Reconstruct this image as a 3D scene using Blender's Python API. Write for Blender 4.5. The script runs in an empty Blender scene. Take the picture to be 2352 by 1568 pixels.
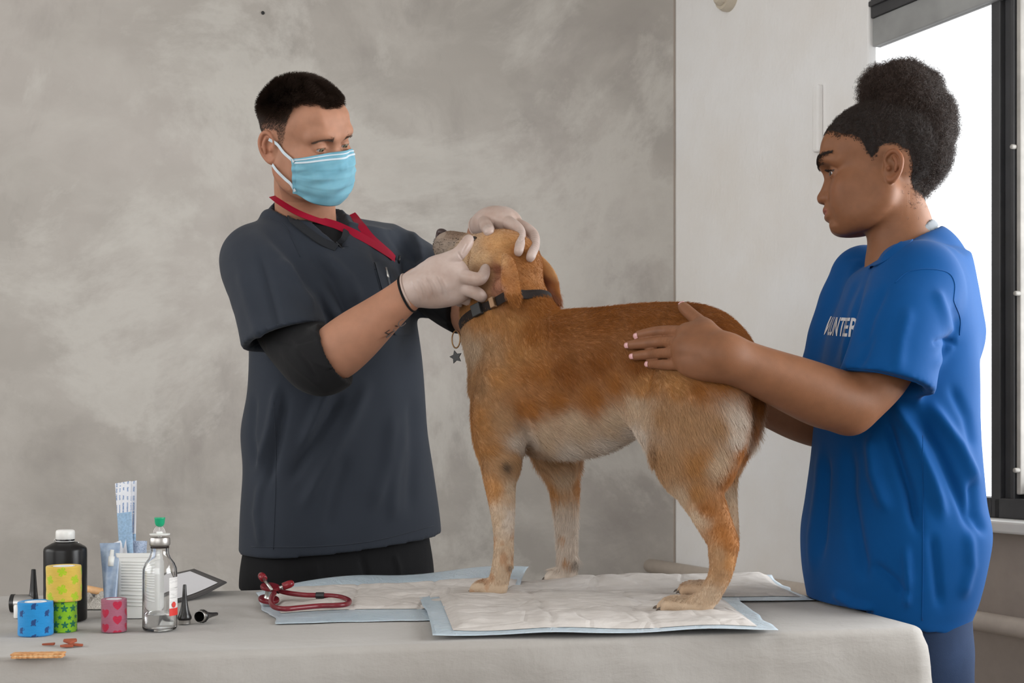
import bpy, bmesh, math, random
import numpy as np
from mathutils import Vector, Matrix, Euler
from mathutils.bvhtree import BVHTree

scn = bpy.context.scene
COL = scn.collection
rng = np.random.default_rng(7)
random.seed(7)

# ---------------------------------------------------------------- camera
FPX, CX, HY, CAMZ = 3000.0, 1176.0, 1000.0, 1.10     # focal length in pixels, optical axis, horizon row, eye height
cam_d = bpy.data.cameras.new('camera'); cam = bpy.data.objects.new('camera', cam_d); COL.objects.link(cam)
cam.location = (0, 0, CAMZ); cam.rotation_euler = (math.pi / 2, 0, 0)
cam_d.sensor_width = 36; cam_d.lens = FPX / 2352 * 36; cam_d.shift_y = (HY - 784) / 2352
cam_d.clip_start = 0.05
cam_d.dof.use_dof = True; cam_d.dof.focus_distance = 2.4; cam_d.dof.aperture_fstop = 14.0
scn.camera = cam
scn.cycles.use_adaptive_sampling = True; scn.cycles.adaptive_threshold = 0.02
scn.cycles.max_bounces = 9; scn.cycles.diffuse_bounces = 5; scn.cycles.glossy_bounces = 4; scn.cycles.transmission_bounces = 9; scn.cycles.transparent_max_bounces = 16
# ---------------------------------------------------------------- view, sky, daylight
scn.view_settings.view_transform = 'Standard'; scn.view_settings.look = 'None'
scn.view_settings.gamma = 1; scn.view_settings.use_curve_mapping = False
scn.view_settings.exposure = -0.27
w = bpy.data.worlds.new('overcast_sky'); scn.world = w; w.use_nodes = True
bg = w.node_tree.nodes['Background']; bg.inputs[0].default_value = (0.97, 0.985, 1.0, 1); bg.inputs[1].default_value = 2.6
def area(name, loc, direction, sx, sy, power, color):
    d = bpy.data.lights.new(name, 'AREA'); d.shape = 'RECTANGLE'; d.size = sx; d.size_y = sy; d.energy = power; d.color = color
    o = bpy.data.objects.new(name, d); COL.objects.link(o); o.location = loc
    o.rotation_euler = Vector(direction).to_track_quat('-Z', 'Y').to_euler(); return o
# side window daylight, then fill lamps added at assumed windows behind and left
area('side_window_daylight', (2.36, 1.53, 1.60), (-0.9, -0.436, 0), 3.1, 1.35, 150, (0.95, 0.98, 1.0))
area('rear_fill_light', (-1.3, -1.15, 1.95), (0.22, 1, -0.1), 3.0, 1.5, 17, (1.0, 0.97, 0.93))
area('left_fill_light', (-3.4, 1.2, 1.95), (1, 0.12, -0.1), 3.0, 1.5, 36, (1.0, 0.98, 0.95))
# ---------------------------------------------------------------- helpers
def V(*a): return np.array(a, float)
def P(px, py, Y):
    "the point at depth Y seen at photo pixel (px, py)"
    return np.array([(px - CX) / FPX * Y, Y, CAMZ - (py - HY) / FPX * Y])
def T(px, py, z=0.80):
    "the point of the horizontal plane z seen at photo pixel (px, py)"
    Y = (CAMZ - z) * FPX / (py - HY); return P(px, py, Y)
def project(v):
    v = np.asarray(v); return CX + FPX * v[..., 0] / v[..., 1], HY - FPX * (v[..., 2] - CAMZ) / v[..., 1]
def unit(a): a = np.asarray(a, float); return a / (np.linalg.norm(a) + 1e-12)
def smooth01(x): x = np.clip(x, 0, 1); return x * x * (3 - 2 * x)
def catmull(pts, n):
    "n points per span through pts (any width)"
    p = np.asarray(pts, float); q = np.vstack([2 * p[0] - p[1], p, 2 * p[-1] - p[-2]]); out = []
    for i in range(len(p) - 1):
        a, b, c, d = q[i:i + 4]
        for t in np.linspace(0, 1, n, endpoint=False):
            out.append(.5 * (2 * b + (c - a) * t + (2 * a - 5 * b + 4 * c - d) * t * t + (3 * b - a - 3 * c + d) * t ** 3))
    out.append(p[-1]); return np.array(out)

def set_tags(o, label=None, cat=None, group=None, kind=None):
    if label: o['label'] = label
    if cat: o['category'] = cat
    if group: o['group'] = group
    if kind: o['kind'] = kind
    return o
def empty(name, loc, label, cat, group=None):
    o = bpy.data.objects.new(name, None); COL.objects.link(o); o.location = loc; o.empty_display_size = .05
    return set_tags(o, label, cat, group)
def attach(o, parent):
    "parents o without moving it (roots only carry a location; parts and sub-parts are built in place)"
    if parent is not None:
        o.parent = parent
        if parent.parent is None: o.matrix_parent_inverse = Matrix.Translation(-Vector(parent.location))
    return o
def mesh_obj(name, verts, faces, mat, parent=None, smooth=True, colors=None, extra=None):
    me = bpy.data.meshes.new(name)
    verts = np.asarray(verts, np.float32)
    fa = faces if isinstance(faces, np.ndarray) else None
    if fa is not None and fa.ndim == 2:
        n = fa.shape[1]
        me.vertices.add(len(verts)); me.vertices.foreach_set('co', verts.ravel())
        me.loops.add(fa.size); me.loops.foreach_set('vertex_index', fa.ravel().astype(np.int32))
        me.polygons.add(len(fa)); me.polygons.foreach_set('loop_start', np.arange(0, fa.size, n, dtype=np.int32))
        me.update(calc_edges=True)
    else:
        me.from_pydata([tuple(map(float, v)) for v in verts], [], [tuple(int(i) for i in f) for f in faces]); me.update()
    me.validate()
    if smooth: me.polygons.foreach_set('use_smooth', [True] * len(me.polygons))
    if colors is not None: put_color(me, colors)
    if extra is not None:
        for k, a in extra.items():
            at = me.attributes.new(k, 'FLOAT', 'POINT'); at.data.foreach_set('value', np.asarray(a, np.float32))
    if mat is not None: me.materials.append(mat)
    o = bpy.data.objects.new(name, me); COL.objects.link(o); attach(o, parent); return o
def put_color(me, colors):
    c = np.ones((len(colors), 4), np.float32); c[:, :3] = colors
    at = me.color_attributes.new('Col', 'FLOAT_COLOR', 'POINT'); at.data.foreach_set('color', c.ravel())

class MB:
    "collects simple shapes into one mesh"
    def __init__(s): s.v = []; s.f = []; s.n = 0
    def add(s, v, f):
        v = [np.asarray(x, float) for x in v]; s.v += v; s.f += [tuple(i + s.n for i in q) for q in f]; s.n += len(v); return s
    def box(s, lo, hi, M=None):
        x0, y0, z0 = lo; x1, y1, z1 = hi
        v = [(x0, y0, z0), (x1, y0, z0), (x1, y1, z0), (x0, y1, z0), (x0, y0, z1), (x1, y0, z1), (x1, y1, z1), (x0, y1, z1)]
        if M is not None: v = [M @ Vector(q) for q in v]
        return s.add(v, [(0, 3, 2, 1), (4, 5, 6, 7), (0, 1, 5, 4), (1, 2, 6, 5), (2, 3, 7, 6), (3, 0, 4, 7)])
    def lathe(s, prof, n=48, M=None, cap0=True, cap1=True, ripple=None):
        v = []; f = []
        for j, (r, z) in enumerate(prof):
            for i in range(n):
                a = 2 * math.pi * i / n; rr = r * (1 + (ripple(a, z) if ripple else 0))
                v.append((rr * math.cos(a), rr * math.sin(a), z))
        for j in range(len(prof) - 1):
            for i in range(n):
                k = (i + 1) % n; f.append((j * n + i, j * n + k, (j + 1) * n + k, (j + 1) * n + i))
        if cap0: f.append(tuple(range(n))[::-1])
        if cap1: f.append(tuple((len(prof) - 1) * n + i for i in range(n)))
        if M is not None: v = [M @ Vector(q) for q in v]
        return s.add(v, f)
    def tube(s, pts, r, n=12, flat=None, up=None, caps=True):
        pts = np.asarray(pts, float); m = len(pts); r = np.broadcast_to(np.asarray(r, float), (m,))
        tan = np.gradient(pts, axis=0); v = []; f = []
        u = np.array(up if up is not None else (0.13, 0.21, 1.0)); 
        for i in range(m):
            t = unit(tan[i]); a = u - t * (u @ t)
            if np.linalg.norm(a) < 1e-4: a = np.cross(t, (1, 0, 0))
            a = unit(a); b = np.cross(t, a)
            if up is None: u = a
            fl = 1 if flat is None else flat
            for k in range(n):
                th = 2 * math.pi * k / n; v.append(pts[i] + r[i] * (math.cos(th) * a * fl + math.sin(th) * b))
        for i in range(m - 1):
            for k in range(n):
                q = (k + 1) % n; f.append((i * n + k, i * n + q, (i + 1) * n + q, (i + 1) * n + k))
        if caps: f.append(tuple(range(n))[::-1]); f.append(tuple((m - 1) * n + k for k in range(n)))
        return s.add(v, f)
    def prism(s, poly, z0, z1, M=None):
        n = len(poly); v = [(x, y, z0) for x, y in poly] + [(x, y, z1) for x, y in poly]
        if M is not None: v = [M @ Vector(q) for q in v]
        f = [tuple(range(n))[::-1], tuple(range(n, 2 * n))] + [(i, (i + 1) % n, n + (i + 1) % n, n + i) for i in range(n)]
        return s.add(v, f)
    def grid(s, pts, closed_u=False):
        "pts[nu][nv][3]"
        p = np.asarray(pts, float); nu, nv = p.shape[:2]; f = []
        for i in range(nu if closed_u else nu - 1):
            for j in range(nv - 1):
                k = (i + 1) % nu; f.append((i * nv + j, k * nv + j, k * nv + j + 1, i * nv + j + 1))
        return s.add(list(p.reshape(-1, 3)), f)
    def build(s, name, mat, parent=None, smooth=False, bevel=0, solid=0, auto=None, segs=2):
        o = mesh_obj(name, s.v, s.f, mat, parent, smooth)
        if auto is not None:
            o.data.set_sharp_from_angle(angle=math.radians(auto)) if hasattr(o.data, 'set_sharp_from_angle') else None
        if solid:
            m = o.modifiers.new('thickness', 'SOLIDIFY'); m.thickness = solid; m.offset = 0
        if bevel:
            m = o.modifiers.new('bevel', 'BEVEL'); m.width = bevel; m.segments = segs; m.limit_method = 'ANGLE'; m.angle_limit = math.radians(35)
        return o
def frame(origin, x, y, z):
    M = Matrix.Identity(4)
    for i, a in enumerate((x, y, z)):
        for j in range(3): M[j][i] = a[j]
    for j in range(3): M[j][3] = origin[j]
    return M

# ---------------------------------------------------------------- implicit surfaces for bodies and cloth
class Field:
    "a sampled distance field; shapes melt together and are carved, then the zero level becomes one continuous mesh"
    def __init__(s, lo, hi, h):
        s.lo = np.asarray(lo, float); s.h = h; s.n = np.ceil((np.asarray(hi) - s.lo) / h).astype(int) + 1
        s.f = np.full(s.n, 1.0, np.float32)
    def sub(s, lo, hi):
        a = np.clip(np.floor((np.asarray(lo) - s.lo) / s.h).astype(int), 0, s.n); b = np.clip(np.ceil((np.asarray(hi) - s.lo) / s.h).astype(int) + 1, 0, s.n)
        if np.any(b <= a): return None
        sl = tuple(slice(i, j) for i, j in zip(a, b))
        g = [(s.lo[i] + s.h * np.arange(a[i], b[i])).astype(np.float32) for i in range(3)]
        return sl, g[0][:, None, None], g[1][None, :, None], g[2][None, None, :]
    def merge(s, sl, d, k, op):
        f = s.f[sl]
        if op == '+':
            if k <= 0: r = np.minimum(f, d)
            else: h = np.maximum(k - np.abs(f - d), 0) / k; r = np.minimum(f, d) - h * h * k * .25
        elif op == '-':
            d = -d
            if k <= 0: r = np.maximum(f, d)
            else: h = np.maximum(k - np.abs(f - d), 0) / k; r = np.maximum(f, d) + h * h * k * .25
        s.f[sl] = r
    def cap(s, a, b, ra, rb=None, k=.01, flat=None, op='+'):
        rb = ra if rb is None else rb; a = np.asarray(a, float); b = np.asarray(b, float); m = max(ra, rb) * 1.05 + k + 3 * s.h
        q = s.sub(np.minimum(a, b) - m, np.maximum(a, b) + m)
        if q is None: return s
        sl, x, y, z = q; ba = b - a; L = ba @ ba + 1e-12
        px, py, pz = x - a[0], y - a[1], z - a[2]
        t = np.clip((px * ba[0] + py * ba[1] + pz * ba[2]) / L, 0, 1)
        dx, dy, dz = px - t * ba[0], py - t * ba[1], pz - t * ba[2]
        d2 = dx * dx + dy * dy + dz * dz
        if flat is not None:
            n, sc = flat; n = unit(n); c = dx * n[0] + dy * n[1] + dz * n[2]; d2 = d2 + (sc * sc - 1) * c * c
        s.merge(sl, np.sqrt(d2) - (ra + (rb - ra) * t), k, op); return s
    def chain(s, pts, rad, k=.01, flat=None, op='+', n=3):
        c = catmull(np.hstack([np.asarray(pts, float), np.asarray(rad, float)[:, None]]), n)
        for i in range(len(c) - 1): s.cap(c[i, :3], c[i + 1, :3], max(c[i, 3], .0008), max(c[i + 1, 3], .0008), k, flat, op)
        return s
    def ell(s, c, r, R=None, k=.01, op='+'):
        c = np.asarray(c, float); r = np.asarray(r, float); m = r.max() * 1.02 + k + 3 * s.h
        q = s.sub(c - m, c + m)
        if q is None: return s
        sl, x, y, z = q; p = (x - c[0], y - c[1], z - c[2]); R = np.eye(3) if R is None else np.asarray(R, float)
        k0 = 0; k1 = 0
        for i in range(3):
            u = p[0] * R[i][0] + p[1] * R[i][1] + p[2] * R[i][2]; k0 = k0 + (u / r[i]) ** 2; k1 = k1 + (u / r[i] ** 2) ** 2
        k0 = np.sqrt(k0); k1 = np.sqrt(k1) + 1e-9
        s.merge(sl, k0 * (k0 - 1) / k1, k, op); return s
    def loft(s, secs, k=.01, op='+', e=2.0, zcut=True):
        "secs rows: z, cx, cy, a, b, yaw  - horizontal ellipses joined along z"
        secs = np.asarray(sorted(secs, key=lambda r: r[0]), float); m = secs[:, 3:5].max() + k + 3 * s.h
        lo = np.array([secs[:, 1].min() - m, secs[:, 2].min() - m, secs[0, 0] - k - 3 * s.h]); hi = np.array([secs[:, 1].max() + m, secs[:, 2].max() + m, secs[-1, 0] + k + 3 * s.h])
        q = s.sub(lo, hi)
        if q is None: return s
        sl, x, y, z = q; zz = z.ravel(); c = catmull(secs, 8); par = [np.interp(zz, c[:, 0], c[:, i])[None, None, :].astype(np.float32) for i in range(1, 6)]
        cx, cy, a, b, yw = par; co, si = np.cos(yw), np.sin(yw); dx, dy = x - cx, y - cy
        u = np.abs(dx * co + dy * si) / a; v = np.abs(-dx * si + dy * co) / b
        k0 = (u ** e + v ** e) ** (1 / e); g = np.sqrt((u / a) ** 2 + (v / b) ** 2) / np.maximum(k0, .05) + 1e-6
        d = (k0 - 1) / np.maximum(g, .3 / np.maximum(a, b))
        if zcut: d = np.maximum(d, np.maximum(secs[0, 0] - z, z - secs[-1, 0]))
        s.merge(sl, d, k, op); return s
    def func(s, fn, lo, hi, k=0, op='+'):
        q = s.sub(lo, hi)
        if q is None: return s
        sl, x, y, z = q; s.merge(sl, fn(x, y, z), k, op); return s
    def plane_cut(s, point, normal, lo=None, hi=None, k=0):
        "removes what lies on the side the normal points to (inside the given box)"
        lo = s.lo if lo is None else lo; hi = s.lo + s.h * s.n if hi is None else hi; n = unit(normal)
        q = s.sub(lo, hi); sl, x, y, z = q
        s.merge(sl, -((x - point[0]) * n[0] + (y - point[1]) * n[1] + (z - point[2]) * n[2]), k, '-'); return s
    def mesh(s, level=0.0, smooth=1):
        f = s.f - level; f[0] = f[-1] = 1; f[:, 0] = f[:, -1] = 1; f[:, :, 0] = f[:, :, -1] = 1
        ins = f < 0; n = s.n
        c = ins[:-1, :-1, :-1].astype(np.int8)
        for i in (0, 1):
            for j in (0, 1):
                for k in (0, 1):
                    if i or j or k: c = c + ins[i:n[0] - 1 + i, j:n[1] - 1 + j, k:n[2] - 1 + k]
        act = np.argwhere((c > 0) & (c < 8)); idx = np.full(c.shape, -1, np.int32); idx[tuple(act.T)] = np.arange(len(act))
        corner = {}
        for i in (0, 1):
            for j in (0, 1):
                for k in (0, 1): corner[i, j, k] = f[act[:, 0] + i, act[:, 1] + j, act[:, 2] + k]
        acc = np.zeros((len(act), 3)); cnt = np.zeros(len(act))
        for p, a in corner.items():
            for ax in range(3):
                if p[ax] == 0:
                    q = list(p); q[ax] = 1; b = corner[tuple(q)]; m = (a < 0) != (b < 0); t = np.where(m, a / np.where(m, a - b, 1), 0)
                    e = np.array(p, float)[None] + 0 * acc; e[:, ax] += t; acc += np.where(m[:, None], e, 0); cnt += m
        v = s.lo + s.h * (act + acc / cnt[:, None]); quads = []
        for ax in range(3):
            sa = [slice(1, -1)] * 3; sb = [slice(1, -1)] * 3; sa[ax] = slice(0, -1); sb[ax] = slice(1, None)
            A = ins[tuple(sa)]; B = ins[tuple(sb)]; o = np.argwhere(A != B); off = np.ones(3, int); off[ax] = 0; o = o + off
            u, w_ = [(1, 2), (2, 0), (0, 1)][ax]; du = np.zeros(3, int); du[u] = 1; dw = np.zeros(3, int); dw[w_] = 1
            q = np.stack([idx[tuple((o - du - dw).T)], idx[tuple((o - dw).T)], idx[tuple(o.T)], idx[tuple((o - du).T)]], 1)
            st = ins[tuple(o.T)]; q[~st] = q[~st][:, ::-1]; quads.append(q)
        q = np.vstack(quads); q = q[(q >= 0).all(1)]
        for _ in range(smooth): v = relax(v, q, .5)
        return v, q
def relax(v, q, w=.5, mask=None):
    acc = np.zeros_like(v); cnt = np.zeros(len(v))
    for i in range(4):
        for j in (1, 3):
            np.add.at(acc, q[:, i], v[q[:, (i + j) % 4]]); np.add.at(cnt, q[:, i], 1)
    n = v + w * (acc / np.maximum(cnt, 1)[:, None] - v)
    return n if mask is None else np.where(mask[:, None], n, v)
def normals(v, q):
    fn = np.cross(v[q[:, 2]] - v[q[:, 0]], v[q[:, 3]] - v[q[:, 1]]); n = np.zeros_like(v)
    for i in range(4): np.add.at(n, q[:, i], fn)
    return n / (np.linalg.norm(n, axis=1)[:, None] + 1e-12)
def keep_faces(v, q, keepv):
    q = q[keepv[q].all(1)]; used = np.unique(q); m = np.full(len(v), -1); m[used] = np.arange(len(used)); return v[used], m[q], used
def seg_dist(x, y, pts):
    "distance from (x, y) to a polyline and the share of its length at the foot point"
    best = np.full(x.shape, 1e9); par = np.zeros(x.shape); pts = np.asarray(pts, float); n = len(pts) - 1
    for i in range(n):
        a, b = pts[i], pts[i + 1]; d = b - a; t = np.clip(((x - a[0]) * d[0] + (y - a[1]) * d[1]) / (d @ d + 1e-9), 0, 1)
        dd = np.hypot(x - a[0] - t * d[0], y - a[1] - t * d[1]); m = dd < best; best = np.where(m, dd, best); par = np.where(m, (i + t) / n, par)
    return best, par
def folds(v, q, lines, facing=(0, -1, 0)):
    "raises (amp > 0) or sinks soft creases along polylines drawn on the cloth's front"
    nrm = normals(v, q); x, y = project(v); fw = np.clip(nrm @ np.asarray(facing, float) * 2.0 + .25, 0, 1); disp = np.zeros(len(v))
    for pts, wpx, amp in lines:
        d, t = seg_dist(x, y, pts); disp += 1.7 * amp * np.exp(-(d / wpx) ** 2) * smooth01(np.minimum(t, 1 - t) * 4 + .15)
    return v + nrm * (disp * fw)[:, None]
def vnoise(v, freq, seed=0):
    "smooth value noise at points, about -1..1"
    p = v * freq; i = np.floor(p).astype(np.int64); f = p - i; f = f * f * (3 - 2 * f); out = 0
    for dx in (0, 1):
        for dy in (0, 1):
            for dz in (0, 1):
                h = ((i[:, 0] + dx) * 374761393 + (i[:, 1] + dy) * 668265263 + (i[:, 2] + dz) * 2147483647 + seed * 974711) & 0x7fffffff
                h = (h ^ (h >> 13)) * 1274126177 & 0x7fffffff; h = (h ^ (h >> 16)) % 100003 / 50001.5 - 1
                out = out + h * (f[:, 0] if dx else 1 - f[:, 0]) * (f[:, 1] if dy else 1 - f[:, 1]) * (f[:, 2] if dz else 1 - f[:, 2])
    return out
def sample_surface(v, q, n, weight=None):
    a, b, c, d = (v[q[:, i]] for i in range(4)); ar = np.linalg.norm(np.cross(c - a, d - b), axis=1)
    if weight is not None: ar = ar * weight[q].mean(1)
    pr = np.cumsum(ar); pr /= pr[-1]; fi = np.searchsorted(pr, rng.random(n)); s, t = rng.random(n)[:, None], rng.random(n)[:, None]
    p = a[fi] * (1 - s) * (1 - t) + b[fi] * s * (1 - t) + c[fi] * s * t + d[fi] * (1 - s) * t
    nv = normals(v, q); return p, unit_rows(nv[q[fi]].mean(1)), fi
def unit_rows(a): return a / (np.linalg.norm(a, axis=1)[:, None] + 1e-12)
def strands(name, pts, r0, r1, colors, mat, parent):
    "pts (N, M, 3): N hairs of M points"
    N, M = pts.shape[:2]; hc = bpy.data.hair_curves.new(name); hc.add_curves([M] * N)
    hc.points.foreach_set('position', pts.astype(np.float32).ravel())
    rad = np.broadcast_to(np.linspace(r0, r1, M, dtype=np.float32), (N, M)).copy(); hc.points.foreach_set('radius', rad.ravel())
    c = np.ones((N, 4), np.float32); c[:, :3] = colors
    at = hc.attributes.new('Col', 'FLOAT_COLOR', 'CURVE'); at.data.foreach_set('color', c.ravel())
    hc.materials.append(mat); o = bpy.data.objects.new(name, hc); COL.objects.link(o); attach(o, parent); return o
# ---------------------------------------------------------------- materials
def srgb(r, g, b):
    f = lambda c: (c / 255 / 12.92) if c <= 10 else ((c / 255 + .055) / 1.055) ** 2.4
    return (f(r), f(g), f(b))
class NT:
    def __init__(s, name):
        s.m = bpy.data.materials.new(name); s.m.use_nodes = True; s.t = s.m.node_tree; s.b = s.t.nodes['Principled BSDF']; s.out = s.t.nodes['Material Output']
    def n(s, t, **kw):
        o = s.t.nodes.new(t)
        for k, v in kw.items():
            if k.startswith('i_'): o.inputs[k[2:].replace('_', ' ')].default_value = v
            else: setattr(o, k, v)
        return o
    def l(s, a, b): s.t.links.new(a, b)
    def coord(s, kind='Object'): return s.n('ShaderNodeTexCoord').outputs[kind]
    def mapped(s, scale, kind='Object', rot=(0, 0, 0), loc=(0, 0, 0)):
        mp = s.n('ShaderNodeMapping'); mp.inputs['Scale'].default_value = scale; mp.inputs['Rotation'].default_value = rot; mp.inputs['Location'].default_value = loc
        s.l(s.coord(kind), mp.inputs[0]); return mp.outputs[0]
    def noise(s, vec, scale, detail=4, rough=.55, dist=0.0):
        o = s.n('ShaderNodeTexNoise'); o.inputs['Scale'].default_value = scale; o.inputs['Detail'].default_value = detail; o.inputs['Roughness'].default_value = rough; o.inputs['Distortion'].default_value = dist
        if vec is not None: s.l(vec, o.inputs['Vector'])
        return o.outputs['Fac']
    def ramp(s, fac, stops, interp='LINEAR'):
        o = s.n('ShaderNodeValToRGB'); r = o.color_ramp; r.interpolation = interp
        while len(r.elements) < len(stops): r.elements.new(.5)
        for e, (p, c) in zip(r.elements, stops): e.position = p; e.color = (*c, 1) if len(c) == 3 else c
        s.l(fac, o.inputs[0]); return o.outputs[0]
    def mix(s, fac, a, b, mode='MIX'):
        o = s.n('ShaderNodeMix', data_type='RGBA', blend_type=mode)
        for sock, val in ((o.inputs[0], fac), (o.inputs[6], a), (o.inputs[7], b)):
            if hasattr(val, 'is_linked'): s.l(val, sock)
            else: sock.default_value = val if not isinstance(val, tuple) or len(val) == 4 else (*val, 1)
        return o.outputs[2]
    def math(s, op, a, b=None):
        o = s.n('ShaderNodeMath', operation=op)
        for sock, val in ((o.inputs[0], a), (o.inputs[1], b)):
            if val is None: continue
            if hasattr(val, 'is_linked'): s.l(val, sock)
            else: sock.default_value = val
        return o.outputs[0]
    def bump(s, height, strength, dist=.002, prev=None):
        o = s.n('ShaderNodeBump'); o.inputs['Strength'].default_value = strength; o.inputs['Distance'].default_value = dist; s.l(height, o.inputs['Height'])
        if prev is not None: s.l(prev, o.inputs['Normal'])
        s.l(o.outputs[0], s.b.inputs['Normal']); return o.outputs[0]
    def set(s, **kw):
        for k, v in kw.items():
            i = s.b.inputs[k.replace('_', ' ')]
            if hasattr(v, 'is_linked'): s.l(v, i)
            else: i.default_value = (*v, 1) if isinstance(v, tuple) and len(v) == 3 and i.type == 'RGBA' else v
        return s
def plain(name, col, rough=.5, metal=0.0, var=.06, nscale=30, bump=.0, bscale=200, **kw):
    t = NT(name); c = col; vec = t.coord()
    f = t.noise(vec, nscale, 3); lo = tuple(x * (1 - var) for x in c); hi = tuple(min(1, x * (1 + var)) for x in c)
    t.set(Base_Color=t.ramp(f, [(.3, lo), (.7, hi)]), Roughness=rough, Metallic=metal, **kw)
    if bump: t.bump(t.noise(vec, bscale, 4), bump, .001)
    return t.m
def fabric(name, col, rough=.85, weave=1500, bump=.25, sheen=.2, var=.08, wrinkle=0.0):
    t = NT(name); vec = t.coord(); f = t.noise(vec, 9, 4); lo = tuple(x * (1 - var) for x in col); hi = tuple(min(1, x * (1 + var)) for x in col)
    t.set(Base_Color=t.ramp(f, [(.3, lo), (.7, hi)]), Roughness=rough, Sheen_Weight=sheen * .3, Sheen_Roughness=.5, Specular_IOR_Level=.12)
    a = t.noise(t.mapped((1, 1, 1)), weave, 2); prev = t.bump(a, bump, .0006)
    if wrinkle: t.bump(t.noise(t.mapped((1, 1, .45), rot=(0, .5, 0)), 22, 3, .5, .6), wrinkle, .006, prev)
    return t.m
def vcol(name, rough=.5, sss=0.0, spec=.5, bump=0, bscale=400, mul=None, sheen=0.0):
    t = NT(name); a = t.n('ShaderNodeVertexColor', layer_name='Col'); c = a.outputs[0]
    if mul: c = t.mix(1.0, c, t.ramp(t.noise(t.coord(), mul[0], 4), [(.3, (1 - mul[1],) * 3), (.7, (1 + mul[1],) * 3)]), 'MULTIPLY')
    t.set(Base_Color=c, Roughness=rough, Specular_IOR_Level=spec, Sheen_Weight=sheen)
    if sss: t.set(Subsurface_Weight=sss, Subsurface_Radius=(1.0, .35, .2), Subsurface_Scale=.006)
    if bump: t.bump(t.noise(t.coord(), bscale, 3), bump, .0006)
    return t.m
def hairmat(name, rough=.45, spec=.4):
    t = NT(name); a = t.n('ShaderNodeAttribute', attribute_name='Col'); t.set(Base_Color=a.outputs['Color'], Roughness=rough, Specular_IOR_Level=spec); return t.m

def wall_plaster():
    t = NT('mottled_grey_plaster'); v = t.coord()
    big = t.noise(v, .8, 5, .6, .3); c = t.ramp(big, [(.28, srgb(156, 151, 145)), (.5, srgb(177, 171, 164)), (.72, srgb(194, 187, 181))])
    brush = t.noise(t.mapped((1, 1, 1.6), rot=(0, .9, 0)), 2.6, 8, .66, .45)
    c = t.mix(t.ramp(brush, [(.46, (0,) * 3), (.70, (.6,) * 3)]), c, srgb(200, 195, 188))
    dk = t.noise(t.mapped((1, 1, .6), rot=(0, -.5, 0), loc=(3, 1, 7)), 1.7, 8, .66, .5)
    c = t.mix(t.ramp(dk, [(.52, (0,) * 3), (.72, (.6,) * 3)]), c, srgb(136, 128, 124))
    patch = t.noise(t.mapped((1, 1, 1), loc=(9, 4, 2)), 1.2, 9, .68, .35)
    c = t.mix(t.ramp(patch, [(.48, (0,) * 3), (.55, (.65,) * 3), (.62, (.35,) * 3), (.8, (.2,) * 3)]), c, srgb(206, 202, 195))
    t.set(Base_Color=c, Roughness=.62)
    p = t.bump(brush, .12, .01); t.bump(t.noise(v, 60, 6), .12, .003, p); return t.m
def white_plaster():
    t = NT('rough_white_plaster'); v = t.coord(); c = t.ramp(t.noise(v, 2.5, 5), [(.3, srgb(235, 231, 226)), (.7, srgb(243, 243, 243))])
    sp = t.noise(v, 28, 5, .7); c = t.mix(t.ramp(sp, [(.70, (0,) * 3), (.76, (.5,) * 3)]), c, srgb(195, 187, 181))
    t.set(Base_Color=c, Roughness=.7); p = t.bump(t.noise(t.mapped((1, 1, .5)), 45, 6, .6), .45, .006); t.bump(t.noise(v, 9, 3), .4, .01, p); return t.m
def linen():
    t = NT('grey_linen_cloth'); v = t.coord(); c = t.ramp(t.noise(v, 6, 4), [(.3, srgb(157, 152, 146)), (.7, srgb(168, 164, 159))])
    w1 = t.n('ShaderNodeTexWave', wave_type='BANDS', bands_direction='X'); w1.inputs['Scale'].default_value = 620; w1.inputs['Distortion'].default_value = 2.5; w1.inputs['Detail'].default_value = 3; t.l(t.mapped((1, 1, 1), rot=(0, 0, -.196)), w1.inputs[0])
    w2 = t.n('ShaderNodeTexWave', wave_type='BANDS', bands_direction='DIAGONAL'); w2.inputs['Scale'].default_value = 480; w2.inputs['Distortion'].default_value = 2.5; w2.inputs['Detail'].default_value = 3; t.l(t.mapped((0.05, 1, 1), rot=(0, 0, -.196)), w2.inputs[0])
    thr = t.math('ADD', w1.outputs['Fac'], w2.outputs['Fac'])
    c = t.mix(t.math('MULTIPLY', thr, .07), c, srgb(128, 122, 117))
    t.set(Base_Color=c, Roughness=.9, Sheen_Weight=.15)
    p = t.bump(thr, .14, .0004); wr = t.noise(t.mapped((1, 1, 2.2), rot=(0, .25, .3)), 9, 5, .58, .25); p = t.bump(wr, .4, .010, p)
    t.bump(t.noise(t.mapped((2.5, 1, 1)), 40, 4, .6), .22, .003, p); return t.m
M = {}
M['grey_wall'] = wall_plaster(); M['white_wall'] = white_plaster(); M['linen'] = linen()
M['tan_paint'] = plain('taupe_wall_paint', srgb(168, 156, 146), .6, var=.04, bump=.15, bscale=80)
M['floor'] = plain('concrete_floor', srgb(128, 122, 116), .6, var=.15, nscale=4, bump=.2, bscale=40)
M['ceiling'] = plain('white_ceiling', srgb(205, 202, 198), .8, var=.03)
M['dark_frame'] = plain('dark_window_metal', srgb(62, 62, 64), .5, var=.15, nscale=12, bump=.1)
M['board'] = plain('weathered_grey_board', srgb(150, 151, 150), .8, var=.2, nscale=7, bump=.3, bscale=40)
M['alu'] = plain('worn_pale_metal', srgb(176, 172, 166), .5, var=.2, nscale=14)
M['black'] = plain('black_plastic', (.012, .012, .013), .35)
M['white'] = plain('white_plastic', srgb(226, 225, 222), .4, var=.02, Subsurface_Weight=.05)
M['steel'] = plain('brushed_steel', (.55, .54, .52), .28, 1.0)
M['wood'] = plain('pale_birch_wood', srgb(216, 168, 118), .6, var=.12, nscale=60)
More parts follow.
